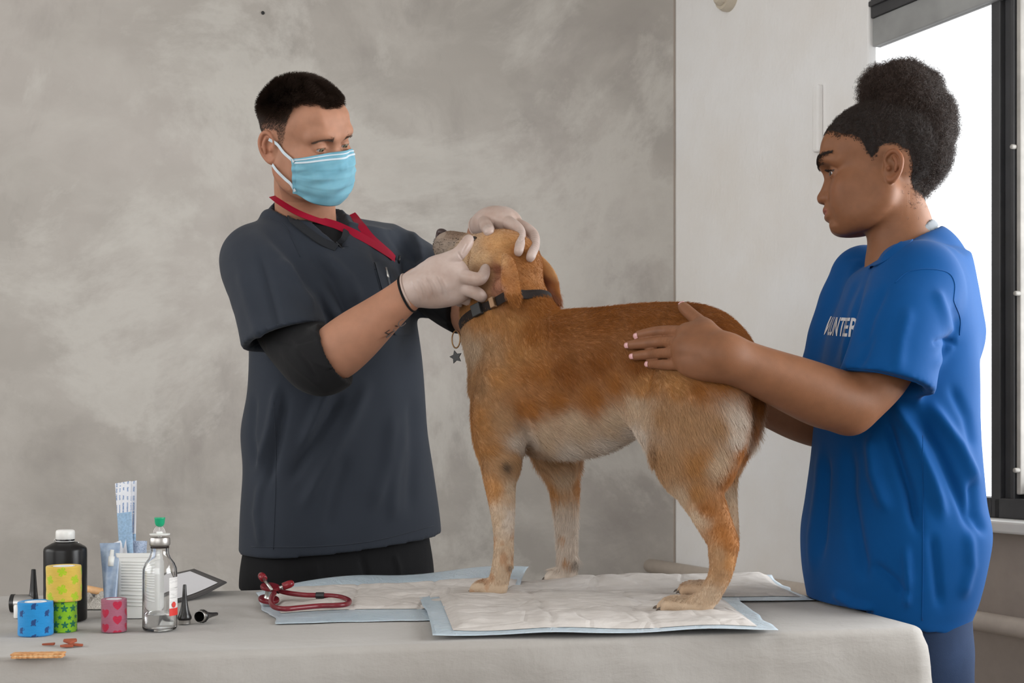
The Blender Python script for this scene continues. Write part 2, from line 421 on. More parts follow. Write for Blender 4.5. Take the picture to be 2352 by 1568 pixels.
def glass_thin():
    t = NT('window_glass'); tr = t.n('ShaderNodeBsdfTransparent'); gl = t.n('ShaderNodeBsdfGlossy'); gl.inputs['Roughness'].default_value = .02
    lw = t.n('ShaderNodeLayerWeight'); lw.inputs[0].default_value = .5; fac = t.math('MULTIPLY', t.math('POWER', lw.outputs['Facing'], 5.0), .5); mx = t.n('ShaderNodeMixShader'); t.l(fac, mx.inputs[0]); t.l(tr.outputs[0], mx.inputs[1]); t.l(gl.outputs[0], mx.inputs[2]); t.l(mx.outputs[0], t.out.inputs[0]); return t.m
M['pane'] = glass_thin()
# ---------------------------------------------------------------- the room
def struct(name, mb, mat, **kw):
    o = mb.build(name, mat, **kw); o['kind'] = 'structure'; return o
BW = 4.5                                             # depth of the rear plaster wall
CORN = np.array([(1551 - CX) / FPX * BW, BW, 0.])    # the corner with the white side wall
WD = unit([.485, -1, 0]); WN = np.array([-WD[1] * -1, WD[0] * -1, 0]); WN = unit([-1, -.485, 0])   # along the side wall, and into the room
UPV = np.array([0, 0, 1.])
def W(px, z=0.0):                                    # distance along the side wall from the corner at photo column px, z in front of the wall
    u = (px - CX) / FPX; o = CORN + WN * z; return (u * o[1] - o[0]) / (WD[0] - u * WD[1])
MW = frame(CORN, WD, UPV, np.cross(WD, UPV))         # side-wall frame: x along, y up, z = WD x up
if np.cross(WD, UPV) @ WN < 0: MW = frame(CORN, WD, UPV, -np.cross(WD, UPV))
sW = 1
def wz(px, py):                                      # height on the side wall at a photo pixel
    p = CORN + WD * W(px); return CAMZ - (py - HY) / FPX * p[1]
CEIL = 3.1
struct('wall_back', MB().box((-3.6, BW, 0), (CORN[0] + .3, BW + .15, CEIL)), M['grey_wall'])
struct('wall_left', MB().box((-3.6, -1.3, 0), (-3.45, BW, .95)).box((-3.6, -1.3, 2.75), (-3.45, BW, CEIL)).box((-3.6, -1.3, .95), (-3.45, -.4, 2.75)).box((-3.6, 2.8, .95), (-3.45, BW, 2.75)), M['grey_wall'])
struct('floor', MB().box((-3.6, -1.4, -.1), (4.2, BW + .2, 0)), M['floor'])
struct('ceiling', MB().box((-3.6, -1.4, CEIL), (4.2, BW + .2, CEIL + .1)), M['ceiling'])
# wall behind the photographer with a long opening added for the rear fill lamp
b = MB(); b.box((-3.6, -1.4, 0), (4.2, -1.25, .95)); b.box((-3.6, -1.4, 2.75), (4.2, -1.25, CEIL)); b.box((-3.6, -1.4, .95), (-2.9, -1.25, 2.75)); b.box((.3, -1.4, .95), (4.2, -1.25, 2.75))
struct('wall_front', b, M['grey_wall'])
# side wall: pier, parapet below the window, lintel above
w0, w1, LEN = 0.0, W(1995), 6.0; WE = 4.9
zs, zt = wz(2270, 1190), wz(2000, 40)
b = MB(); b.box((w0, 0, -.03), (w1, CEIL, 0), MW); b.box((w1, zt + .42, -.22), (LEN, CEIL, 0), MW)
b.box((WE, zs, -.22), (LEN, zt + .42, 0), MW)
struct('wall_right', b, M['white_wall'], bevel=.006)
b = MB(); b.box((w1, 0, -.22), (LEN, zs - .03, -.012), MW); struct('wall_right_parapet', b, M['tan_paint'])
b = MB(); b.box((w1 + .001, zs - .03, -.22), (WE, zs, .05), MW); struct('trim_1', b, M['white'], bevel=.006)
o = bpy.data.objects['trim_1']; o['label'] = 'white window sill'
# narrow corner strip between plaster wall and white pier
b = MB(); b.box((-.03, 0, -.05), (.0, CEIL, .006), MW); struct('trim_2', b, M['tan_paint'], bevel=.003)
# window: dark upper rail, grey board, mullion, sash frame, panes
root = bpy.data.objects.new('window_1', None); COL.objects.link(root); root['kind'] = 'structure'; root.location = MW @ Vector((w1 + .4, 1.5, -.1))
def wpart(name, x0, x1, y0, y1, z0, z1, mat, bevel=.003):
    return MB().box((x0, y0, z0), (x1, y1, z1), MW).build(name, mat, root, bevel=bevel)
zb = wz(2000, 105)
wpart('window_frame', w1 + .002, WE, zt, zt + .1, -.10, -.005, M['dark_frame']); wpart('window_frame', w1 + .002, WE, zt + .1, zt + .4, -.09, -.03, M['dark_frame'])
wpart('window_frame', w1 + .002, WE, zt + .03, zt + .045, -.005, .004, M['dark_frame'])
wpart('grey_board', w1 + .002, WE, zb, zt, -.04, -.012, M['board'])
m0, m1 = W(2276, -.03), W(2344, -.035)
wpart('mullion', m0, m0 + (m1 - m0) * .33, zs, zt, -.13, -.03, M['dark_frame']); wpart('mullion', m0 + (m1 - m0) * .33, m0 + (m1 - m0) * .62, zs, zt, -.13, -.045, M['dark_frame'])
wpart('mullion', m0 + (m1 - m0) * .62, m1 - .02, zs, zt, -.13, -.035, M['dark_frame'])
wpart('sash_edge', m1 - .018, m1 - .004, zs + .06, zt, -.13, -.04, M['alu'])
wpart('window_frame', m0 + .01, WE, zs, zs + .05, -.13, -.03, M['dark_frame']); wpart('window_frame', m1 - .02, WE, zs + .05, zs + .09, -.13, -.06, M['dark_frame'])
wpart('window_frame', w1 + .002, m0, zs, zs + .05, -.09, -.03, M['dark_frame'])
for (px, py) in ((2305, 334), (2312, 1080), (2313, 672)):
    q = MW @ Vector((W(px), wz(px, py), -.03)); MM = MW.copy(); MM.translation = q
    MB().lathe([(.006, -.01), (.006, .003), (.004, .005)], 12, MM).build('screw', M['alu'], root, True)
wpart('pane', w1, m0, zs + .04, zb, -.028, -.024, M['pane'], 0); wpart('pane', m1 - .01, WE, zs + .08, zt, -.1, -.096, M['pane'], 0)
# building edge outside, seen through the right sash
b = MB(); b.box((m1 + .2, wz(2340, 350), -1.6), (m1 + 2.2, wz(2340, 350) + 1.4, -1.2), MW); o = b.build('neighbouring_building', M['board']); set_tags(o, 'pale grey building edge seen through the right window sash', 'building')
o['kind'] = 'structure'
# pipe along the side wall
zp = wz(1556, 1300); pts = [MW @ Vector((s, zp, .075)) for s in np.linspace(-.12, 5.5, 8)]
o = MB().tube(pts, .024, 20).build('heating_pipe', plain('cream_pipe_paint', srgb(196, 184, 172), .45), smooth=True); set_tags(o, 'cream painted heating pipe running low along the white side wall', 'pipe')
# raised white trunking strip on the pier
x0, x1 = W(1877), W(1888); b = MB().box((x0, wz(1878, 352), 0), (x1 + .006, wz(1878, 198), .020), MW); o = b.build('cable_cover', M['white_wall'], bevel=.006); set_tags(o, 'short white painted cable cover strip on the white pier', 'cable cover')
# round detector high on the pier
q = MW @ Vector((W(1676), wz(1676, -6), 0)); MM = MW.copy(); MM.translation = q
r0 = empty('wall_detector', q, 'round ivory detector at the top of the white pier', 'detector')
iv = plain('ivory_plastic', srgb(205, 194, 176), .5)
MB().lathe([(.046, 0), (.046, .014), (.04, .03)], 40, MM).build('base', iv, r0, True, auto=40)
MB().lathe([(.03, .028), (.03, .04), (.022, .05), (.006, .053)], 40, MM, ripple=lambda a, z: .03 * math.cos(20 * a)).build('sensor_cap', iv, r0, True, auto=40)
# small dark nail hole high on the plaster wall
q = P(604, 30, BW); MM = frame(q, (1, 0, 0), (0, 0, 1), (0, -1, 0)); o = MB().lathe([(.006, -.01), (.006, .004), (.003, .006)], 12, MM).build('wall_nail', M['black'], None, True); set_tags(o, 'small dark nail near the top of the grey plaster wall', 'nail')
# ---------------------------------------------------------------- table, cloth and absorbent pads
TZ = 0.80
FRc = T(2135, 1441); E1 = unit([1.335, .29, 0]); G1 = np.array([-E1[1], E1[0], 0]); TL, TDp = 2.15, .74     # front right corner, along the front, towards the wall
MT = frame(FRc, -E1, G1, (0, 0, 1)); MT = frame(np.array([FRc[0], FRc[1], 0]), -E1, G1, (0, 0, 1))          # table frame: x from the right end, y from the front edge
tb = empty('examination_table', MT @ Vector((TL / 2, TDp / 2, 0)), 'plain table hidden under the grey linen cloth', 'table')
tm = plain('table_board', srgb(170, 150, 125), .6)
MB().box((.02, .02, TZ - .045), (TL - .02, TDp - .02, TZ - .006), MT).build('tabletop', tm, tb, bevel=.004)
for x, y in ((.06, .06), (TL - .1, .06), (.06, TDp - .1), (TL - .1, TDp - .1)): MB().box((x, y, 0), (x + .045, y + .045, TZ - .045), MT).build('leg', tm, tb, bevel=.003)
def cloth():
    # outline points around the table top with rounded corners, each hanging down in soft folds
    L, D, r = TL, TDp, .03; out = []
    def line(a, b, n): return [tuple(np.array(a) + (np.array(b) - a) * t) for t in np.linspace(0, 1, n, endpoint=False)]
    def arc(c, a0, n): return [(c[0] + r * math.cos(a0 + t * math.pi / 2), c[1] + r * math.sin(a0 + t * math.pi / 2)) for t in np.linspace(0, 1, n, endpoint=False)]
    out += line((r, 0), (L - r, 0), 300) + arc((L - r, r), -math.pi / 2, 10) + line((L, r), (L, D - r), 60) + arc((L - r, D - r), 0, 10)
    out += line((L - r, D), (r, D), 120) + arc((r, D - r), math.pi / 2, 10) + line((0, D - r), (0, r), 90) + arc((r, r), math.pi, 14)
    o = np.array(out); n = len(o); tan = np.roll(o, -1, 0) - np.roll(o, 1, 0); nr = np.stack([tan[:, 1], -tan[:, 0]], 1); nr /= np.linalg.norm(nr, axis=1)[:, None]
    cum = np.cumsum(np.linalg.norm(o - np.roll(o, 1, 0), axis=1)); cen = np.array([L / 2, D / 2]); rows = []
    hang = np.linspace(0, 1, 34)
    corner = np.exp(-((np.hypot(o[:, 0], o[:, 1]) - .0) / .085) ** 2) + np.exp(-((np.hypot(o[:, 0] - L, o[:, 1])) / .085) ** 2)
    for s in list(np.linspace(0.0, .955, 46)):
        k = 1 - (1 - s) ** 1.0
        xy = np.stack([np.clip(o[:, 0], L / 2 - L / 2 * k, L / 2 + L / 2 * k) if False else cen[0] + (o[:, 0] - cen[0]) * k, cen[1] + (o[:, 1] - cen[1]) * k], 1)
        rows.append(np.hstack([xy, np.full((n, 1), TZ)]))
    er = .014
    for a in np.linspace(0, math.pi / 2, 7):
        rows.append(np.hstack([o - nr * er + nr * er * math.sin(a), np.full((n, 1), TZ - er + er * math.cos(a))]))
    fold = np.zeros(n); ph = [(31, .3, 1), (47, 1.7, .8), (19, 4.0, 1.1), (73, 2.2, .4)]
    for fq, p0, a in ph: fold += a * np.sin(cum * fq + p0 + .6 * np.sin(cum * 5 + p0))
    fold /= 3.3
    for h in hang[1:]:
        z = TZ - er - h * .52; amp = .004 + .03 * smooth01(h * 1.3); fl = .012 * h + .012 * h * (fold + .5) * 1.0
        rows.append(np.hstack([o + nr * (.004 + fl + amp * .55 * (fold + .55))[:, None] + nr * (corner * .07 * smooth01(h * 1.4))[:, None], np.full((n, 1), z)]))
    g = np.array(rows); v = g.reshape(-1, 3)
    nz = vnoise(v * [6, 9, 9], 1.0, 3) + .5 * vnoise(v * [15, 24, 20], 1.0, 5)
    nz2 = vnoise(v * [38, 38, 12] + 3, 1.0, 9) + .7 * vnoise(v * [26, 26, 22], 1.0, 10)
    top = (v[:, 2] > TZ - .002); inner = np.repeat(np.concatenate([np.linspace(0, .955, 46), np.ones(len(rows) - 46)]), n)
    v = v.copy(); v[top, 2] += .0012 * np.clip(nz[top], 0, 1)
    side = ~top; nn = np.tile(nr, (len(rows), 1)); v[side, :2] += nn[side] * (.0050 * nz[side] + .0014 * np.clip(nz2[side], -.2, 1))[:, None]
    R = len(rows); i = np.arange(R - 1)[:, None] * n; j = np.arange(n)[None]; k = (j + 1) % n
    q = np.stack([i + j + 0 * k, i + n + j + 0 * k, i + n + k + 0 * j, i + k + 0 * j], -1).reshape(-1, 4)
    vw = np.array([MT @ Vector(p) for p in v]); ob = mesh_obj('tablecloth', vw, q, M['linen']); return ob
co = cloth(); set_tags(co, 'wrinkled grey linen tablecloth covering the table and hanging down its front', 'tablecloth')

def pad_material(name, col, kind):
    t = NT(name); v = t.coord()
    if kind == 'fluff':
        c = t.ramp(t.noise(v, 12, 4), [(.3, srgb(184, 178, 172)), (.7, srgb(204, 198, 193))]); t.set(Base_Color=c, Roughness=.9)
        p = t.bump(t.noise(t.mapped((1, 1.6, 1)), 22, 5, .55, .25), .45, .010); vo = t.n('ShaderNodeTexVoronoi', feature='DISTANCE_TO_EDGE'); vo.inputs['Scale'].default_value = 9; t.l(t.mapped((1, 1, 1)), vo.inputs['Vector'])
        t.bump(t.ramp(vo.outputs['Distance'], [(0, (0,) * 3), (.05, (1,) * 3)]), .25, .006, p)
    else:
        c = t.ramp(t.noise(v, 9, 4), [(.3, srgb(180, 194, 204)), (.7, srgb(202, 212, 220))]); t.set(Base_Color=c, Roughness=.35, Subsurface_Weight=.1)
        t.bump(t.noise(t.mapped((1, 1, 1)), 30, 6, .65, 1.5), .7, .008)
    return t.m
M['fluff'] = pad_material('white_absorbent_fluff', None, 'fluff'); M['film'] = pad_material('pale_blue_plastic_film', None, 'film')
def pad(label, corners, z0, border, lift=None, seed=0, name='absorbent_pad'):
    "corners: back-left, back-right, front-right, front-left as photo pixels on the table; border widths bl, br, bf, bb (shares)"
    c = [np.array(T(x, y, z0)) if len(p) == 2 else np.array(p3) for p in corners for x, y in [p[:2]] for p3 in [p]]
    root = empty(name, c[3], label, 'absorbent pad')
    def surf(u, v, dz, seed):
        p = (1 - v)[:, None] * ((1 - u)[:, None] * c[0] + u[:, None] * c[1]) + v[:, None] * ((1 - u)[:, None] * c[3] + u[:, None] * c[2])
        wv = vnoise(p * [7, 7, 1], 1, seed) * .5 + .5; p = p.copy()
        edge = np.minimum(np.minimum(u, 1 - u), np.minimum(v, 1 - v))
        p[:, 2] = z0 + dz + .006 * wv * smooth01(edge * 6 + .1) + (lift(u, v) if lift else 0)
        wob = .006 * vnoise(np.stack([u * 7, v * 7, 0 * u], 1), 1, seed + 9); p[:, 1] += wob * (edge < .02); p[:, 0] += wob * (edge < .02)
        return p
    nu, nv = 90, 60; U, Vv = np.meshgrid(np.linspace(0, 1, nu), np.linspace(0, 1, nv), indexing='ij')
    p = surf(U.ravel(), Vv.ravel(), 0, seed); mb = MB(); mb.grid(p.reshape(nu, nv, 3)); o = mb.build('plastic_backing', M['film'], root, True, solid=.0008); o['label'] = 'pale blue plastic backing with a free border'
    bl, br, bb, bf = border
    U2, V2 = bl + (1 - bl - br) * U.ravel(), bb + (1 - bb - bf) * Vv.ravel(); e = np.minimum(np.minimum(U, 1 - U), np.minimum(Vv, 1 - Vv)).ravel()
    p2 = surf(U2, V2, .0012, seed); fl = vnoise(p2 * [16, 30, 1], 1, seed + 3) * 1.3 + .6 * vnoise(p2 * [60, 60, 1], 1, seed + 4)
    p2[:, 2] += .0065 * smooth01(e * 28) + .0030 * fl * smooth01(e * 12)
    quilt = np.zeros(len(p2))
    for k in (.33, .66): quilt += np.exp(-((U.ravel() - k - .01 * fl) / .008) ** 2)
    for k in (.5,): quilt += np.exp(-((Vv.ravel() - k) / .012) ** 2)
    p2[:, 2] -= .003 * np.clip(quilt, 0, 1)
    mb = MB(); mb.grid(p2.reshape(nu, nv, 3)); o = mb.build('absorbent_layer', M['fluff'], root, True); o['label'] = 'white quilted absorbent layer'; return root
pad('white and blue pad under the burgundy stethoscope', [(585, 1362), (1215, 1338), (1100, 1421), (632, 1432)], TZ + .003, (.05, .02, .16, .27), lambda u, v: .030 * smooth01((.30 - v) / .3) * smooth01(u * 2.0 + .1) + .006 * np.sin(u * 9) * smooth01((.3 - v) / .3), 1)
pad('white pad reaching to the far right table edge behind the rear paws', [(1150, 1345), (1770, 1331), (1866, 1378), (1130, 1382)], TZ + .004, (.02, .02, .02, .12), lambda u, v: .010 * smooth01((.35 - v) / .35) * smooth01(u * 3), 2)
pad('white pad with blue border in front, under the near paws', [(962, 1352), (1690, 1376), (1784, 1444), (999, 1458)], TZ + .009, (.055, .05, .03, .055), lambda u, v: .004 * np.sin(u * 14 + v * 3) * .5 + .0, 3)
# ---------------------------------------------------------------- things on the table
def trans(p, rz=0.0, rx=0.0, ry=0.0): return Matrix.Translation(Vector(p)) @ Euler((rx, ry, rz)).to_matrix().to_4x4()
CT = TZ + .0015
# --- self-adhesive bandage rolls
def star2(x, y, r, n=5, inner=.42):
    a = np.arctan2(x, y); d = np.hypot(x, y); s = 2 * np.pi / n; a = np.abs((a + s / 2) % s - s / 2) / (s / 2)
    return d < r * ((1 - a) + a * inner) / (1 - .0 * a)
def heart2(x, y, r):
    x = x / r; y = y / r + .15; return (x * x + y * y - .6) ** 3 - x * x * y ** 3 * 1.3 < 0
def clover2(x, y, r):
    d = np.hypot(x, y); a = np.arctan2(y, x) + .4; return (d < r * (.25 + .75 * np.abs(np.cos(2 * a)) ** .45)) & ~((np.abs(np.sin(2 * a)) < .10) & (d > r * .35)) & (d < r)
def turtle2(x, y, r):
    return ((x / (.55 * r)) ** 2 + (y / (.7 * r)) ** 2 < 1) | (np.hypot(x - .45 * r, y - .62 * r) < .28 * r) | (np.hypot(x + .42 * r, y + .6 * r) < .2 * r) | (np.hypot(x - .42 * r, y + .62 * r) < .2 * r) | ((np.abs(np.hypot(x - .75 * r, y - .45 * r) - .3 * r) < .06 * r) & (y < .6 * r))
def crepe(name):
    t = NT(name); a = t.n('ShaderNodeVertexColor', layer_name='Col'); wv = t.n('ShaderNodeTexWave', wave_type='BANDS', bands_direction='Z'); wv.inputs['Scale'].default_value = 150; wv.inputs['Distortion'].default_value = .6
    t.l(t.coord(), wv.inputs[0]); c = t.mix(t.math('MULTIPLY', t.noise(t.coord(), 900, 2), .3), a.outputs[0], (.9, .9, .85)); t.set(Base_Color=a.outputs[0], Roughness=.85, Sheen_Weight=.2)
    p = t.bump(wv.outputs['Fac'], .35, .0009); t.bump(t.noise(t.coord(), 700, 2), .35, .0006, p); return t.m
M['crepe'] = crepe('crepe_bandage')
M['card'] = plain('white_cardboard', srgb(225, 225, 228), .8)
def roll(pos, r, h, base, motif, mcol, label, a0=0, group='self adhesive bandage rolls'):
    rt = empty('bandage_roll', pos, label, 'bandage roll', group); n, m = 300, 90
    th = np.linspace(0, 2 * np.pi, n, endpoint=False); z = np.linspace(0, h, m); A, Z = np.meshgrid(th, z, indexing='ij')
    wob = 1 + .008 * np.sin(A * 3 + 1) * np.sin(Z / h * 5) + .006 * np.sin(A * 7 + Z * 300)
    rr = r * wob * (1 - .05 * np.clip((np.abs(Z / h - .5) - .46) / .04, 0, 1) ** 2)
    v = np.stack([rr * np.cos(A), rr * np.sin(A), Z], -1).reshape(-1, 3) + pos
    col = np.tile(np.array(base), (n * m, 1)); A2 = ((A + a0) % (2 * np.pi)).ravel(); Zf = Z.ravel()
    for fx, fz, sz in motif[1]:
        for rep in range(motif[2]):
            c = 2 * np.pi * ((fx + rep) / motif[2] % 1); dx = ((A2 - c + np.pi) % (2 * np.pi) - np.pi) * r; k = motif[0](dx, Zf - fz * h, sz); col[k] = mcol
    i = np.arange(n)[:, None]; j = np.arange(m - 1)[None]; k = (i + 1) % n; q = np.stack([i * m + j, k * m + j, k * m + j + 1, i * m + j + 1], -1).reshape(-1, 4)
    mesh_obj('wrap', v, q, M['crepe'], rt, colors=col)
    mb = MB(); ri = r * .62
    mb.lathe([(r * .97, h * .998), (ri, h * .985), (ri, .002), (r * .97, 0)], 60, trans(pos), False, False)
    o = mesh_obj('rolled_edge', mb.v, mb.f, M['crepe'], rt, colors=np.tile(np.array(base), (len(mb.v), 1)))
    MB().lathe([(ri, .001), (ri, h * .99), (ri * .86, h * .99), (ri * .86, .001)], 48, trans(pos), False, False).build('core', M['card'], rt, True, auto=40)
    return rt
pB = T(82, 1457, CT); pG = T(147, 1449, CT); pK = T(262, 1449, CT)
sc_ = lambda p, px: px / FPX * p[1]
roll(pB, sc_(pB, 39), sc_(pB, 77), srgb(18, 132, 196), (turtle2, [(.0, .9, .0058), (.5, .68, .006), (.0, .42, .006), (.5, .18, .006), (.0, -.02, .006)], 4), srgb(16, 62, 118), 'blue bandage roll with dark printed motifs, standing in front of the green one', 1.35)
hG = sc_(pG, 70)
roll(pG, sc_(pG, 29), hG, srgb(128, 182, 22), (star2, [(.0, .78, .0062), (.33, .8, .006), (.66, .78, .006), (.15, .5, .0038), (.5, .5, .0038), (.85, .48, .0038), (.0, .27, .0062), (.35, .27, .006), (.68, .25, .006), (.2, .98, .004), (.6, .98, .004), (.3, .02, .005), (.8, .02, .005)], 3), srgb(20, 104, 72), 'lime green bandage roll with dark stars, underneath the yellow roll', .5)
pY = pG + V(0, 0, hG + .0005) + V(-.0005, .001, 0)
roll(pY, sc_(pG, 39), sc_(pG, 80), srgb(206, 174, 72), (clover2, [(.0, .86, .0075), (.5, .62, .0075), (.0, .36, .0078), (.5, .14, .0075), (.0, -.02, .007)], 4), srgb(160, 190, 20), 'yellow bandage roll with green clovers, stacked on top of the green roll', 1.35)
roll(pK, sc_(pK, 28.5), sc_(pK, 75), srgb(158, 92, 112), (lambda x, y, s: heart2(y * -1.0 if False else x, y, s), [(.0, .82, .0075), (.5, .58, .0075), (.0, .38, .0075), (.5, .14, .0075), (.0, -.06, .0075)], 3), srgb(176, 26, 62), 'small mauve bandage roll with red hearts in front of the white box', 1.0)

# --- black bottle with white screw cap
pb = T(150, 1424, CT); s = pb[1] / FPX
bt = empty('black_bottle', pb, 'black plastic bottle with white screw cap behind the yellow roll', 'bottle')
prof = [(0, 0), (44, 0), (47, 2), (48, 6), (48, 160), (47, 165), (44, 169), (30, 177), (22, 180), (20.5, 182), (20.5, 196)]
MB().lathe([(r * s, z * s) for r, z in prof], 64, trans(pb), False).build('body', plain('matt_black_bottle', (.006, .0055, .0055), .30, bump=.03, bscale=60, Specular_IOR_Level=.3), bt, True, auto=60)
MB().lathe([(20.6 * s, 171 * s), (21 * s, 173 * s), (21 * s, 182 * s), (20 * s, 183 * s)], 48, trans(pb), False, False).build('tamper_ring', M['white'], bt, True, auto=50)
cap = MB().lathe([(20 * s, 186 * s), (21 * s, 187 * s), (21 * s, 202 * s), (20 * s, 206 * s), (17 * s, 208 * s), (0.01 * s, 208 * s)], 60, trans(pb), True, False, ripple=lambda a, z: .008 * math.cos(40 * a)).build('screw_cap', M['white'], bt, True, auto=50)
for (cx, cy, rr) in ((-25, 181, 5), (-22, 190, 4.5), (25, 176, 4)):
    MB().tube([pb + V((cx + rr * math.cos(a) * .6) * s, .006, (cy + rr * math.sin(a)) * s) for a in np.linspace(0, 2 * math.pi, 20)], .0007, 8, caps=False).build('wire_clip', M['steel'], bt, True)

# --- white ribbed box with packets
px_ = T(312, 1420, CT); s = px_[1] / FPX; MX = trans(px_ + V(0, .03, 0), .06)
bx = empty('ribbed_box', px_, 'white ribbed plastic box holding sterile packets, beside the glass bottle', 'box')
def rrect(w_, d_, r, n=6):
    out = []
    for cx, cy, a0 in ((w_ - r, d_ - r, 0), (-w_ + r, d_ - r, 90), (-w_ + r, -d_ + r, 180), (w_ - r, -d_ + r, 270)):
        for t in range(n + 1): a = math.radians(a0 + 90 * t / n); out.append((cx + r * math.cos(a), cy + r * math.sin(a)))
    return out
hw, hd, HB = 51 * s, .029, 150 * s
mb = MB(); rows = []
for z, k in ((0, .97), (.002, .985), (HB * .93, 1.0), (HB * .935, 1.03), (HB, 1.03), (HB, .95), (.004, .93)):
    rows.append([(x * k, y * k, z) for x, y in rrect(hw, hd, .007)])
n = len(rows[0]); v = [MX @ Vector(p) for r in rows for p in r]; f = [(j * n + i, j * n + (i + 1) % n, (j + 1) * n + (i + 1) % n, (j + 1) * n + i) for j in range(len(rows) - 1) for i in range(n)] + [tuple((len(rows) - 1) * n + i for i in range(n)), tuple(range(n))[::-1]]
MB().add(v, f).build('container', M['white'], bx, True, auto=40)
mb = MB()
for i in list(range(11)) + [16, 17, 18, 19]:
    z = HB * .87 - i * HB * .044 if i < 11 else HB * .36 - (i - 16) * HB * .055
    for yy in (-hd - .0003,): mb.tube([MX @ Vector((x, yy, z)) for x in (-hw + .011, hw - .011)], .0011, 8)
mb.build('ribs', M['white'], bx, True)
def dashes(name, base, ink, sx, sz, cut):
    t = NT(name); v = t.mapped((sx, 1, sz), rot=(math.pi / 2, 0, 0)); br = t.n('ShaderNodeTexBrick'); br.inputs['Scale'].default_value = 1; br.offset = .37; br.inputs['Mortar Size'].default_value = .22; t.l(v, br.inputs['Vector'])
    n = t.noise(v, 3.0, 4, .7); c = t.mix(t.ramp(n, [(cut, (0,) * 3), (cut + .04, (1,) * 3)], 'CONSTANT'), base, ink); t.set(Base_Color=c, Roughness=.5); return t.m
def pouch(name, label, cat, p_top_l, p_top_r, p_bot_r, p_bot_l, Y, tilt, mats, split=None, thick=.003, group=None, parent=None):
    "flat sterile pack standing between photo points at depth Y, leaning back by tilt (m)"
    nu, nv = 24, 60; P4 = [P(*p_top_l, Y + tilt), P(*p_top_r, Y + tilt), P(*p_bot_r, Y), P(*p_bot_l, Y)]; pts = {}
    def sheet(off, v0=0, v1=1):
        g = np.zeros((nu, nv, 3))
        for i in range(nu):
            for j in range(nv):
                u = i / (nu - 1); v = v0 + (v1 - v0) * j / (nv - 1); p = (1 - v) * ((1 - u) * P4[0] + u * P4[1]) + v * ((1 - u) * P4[3] + u * P4[2])
                e = min(u, 1 - u, v * 2, (1 - v) * 2) if True else 0
                bul = math.sin(math.pi * u) ** .6 * min(1, min(v, 1 - v) * 8)
                g[i, j] = p + V(0, off * thick * bul + .0012 * math.sin(u * 9 + v * 4), 0)
        return g
    o1 = MB(); o1.grid(sheet(-1)); o1.grid(sheet(1)[::-1]); o = o1.build(name, mats[0], parent, True)
    if parent is None: set_tags(o, label, cat, group)
    if split:
        m2 = MB(); m2.grid(sheet(-1.25, split, 1) - V(0, .0004, 0)); q = m2.build('blue_film', mats[1], o, True); q['label'] = 'blue lower film of the packet'
    return o
def print_columns(name, base, ink, period):
    t = NT(name); sep = t.n('ShaderNodeSeparateXYZ'); t.l(t.coord(), sep.inputs[0]); col = t.math('GREATER_THAN', t.math('SINE', t.math('MULTIPLY', sep.outputs[0], 2 * math.pi / period)), .35)
    gl = t.math('GREATER_THAN', t.noise(t.mapped((1600, 1, 1100)), 1.0, 2), .46); wd = t.math('GREATER_THAN', t.noise(t.mapped((30, 1, 120)), 1.0, 1), .44)
    t.set(Base_Color=t.mix(t.math('MULTIPLY', t.math('MULTIPLY', col, gl), wd), base, ink), Roughness=.5); return t.m
paper = print_columns('white_packet_paper', srgb(214, 216, 222), srgb(84, 120, 170), .0062); bluef = plain('blue_packet_film', srgb(140, 170, 198), .45, var=.2, nscale=250)
Yb = px_[1] + .03
pouch('sterile_packet', 'tall white and blue sterile packet in the box, in front of the narrower one', 'packet', (264, 1110), (300, 1104), (308, 1300), (276, 1300), Yb, .004, (paper, bluef), .36, group='tall sterile packets')
pouch('sterile_packet', 'narrow white and blue sterile packet standing behind the wider tall packet', 'packet', (288, 1108), (314, 1103), (312, 1300), (290, 1300), Yb + .012, .006, (paper, bluef), .62, group='tall sterile packets')
pouch('white_card_packet', 'small white paper packet tilted behind the syringe pouch', 'packet', (262, 1246), (289, 1236), (296, 1300), (270, 1300), Yb - .006, .004, (dashes('printed_white_paper', srgb(222, 224, 230), srgb(130, 150, 185), 200, 260, .66),), None, .001)
pouch('printed_blister', 'small grey blue printed blister packet at the right rim of the box', 'packet', (306, 1241), (338, 1242), (336, 1300), (305, 1300), Yb + .006, .003, (dashes('printed_blue_paper', srgb(176, 190, 212), srgb(84, 108, 150), 330, 420, .52),), None, .001)
clear = NT('clear_blue_pouch'); clear.set(Base_Color=clear.ramp(clear.noise(clear.coord(), 60, 3), [(.3, srgb(128, 148, 176)), (.7, srgb(168, 184, 204))]), Roughness=.25, Alpha=.88)
sp = pouch('syringe_pouch', 'blue grey syringe pouch leaning beside the left side of the box', 'pouch', (229, 1247), (276, 1246), (268, 1392), (240, 1392), Yb - .052, .03, (clear.m,), None, .006)
q0, q1 = P(258, 1262, Yb - .032), P(254, 1300, Yb - .036)
MB().tube([q0, q0 * .6 + q1 * .4, q0 * .6 + q1 * .4, q1], [.003, .0035, .005, .005], 14).build('syringe', M['white'], sp, True)
# rounded wooden stick end at the rim
o = MB().tube([P(270, 1290, Yb - .02), P(270, 1284, Yb - .02), P(270, 1279, Yb - .02), P(270, 1278, Yb - .02)], [.008, .008, .006, .002], 16).build('wooden_stick', plain('orange_wood', srgb(214, 160, 96), .55), None, True); set_tags(o, 'rounded orange wooden stick end poking from the white box', 'stick')

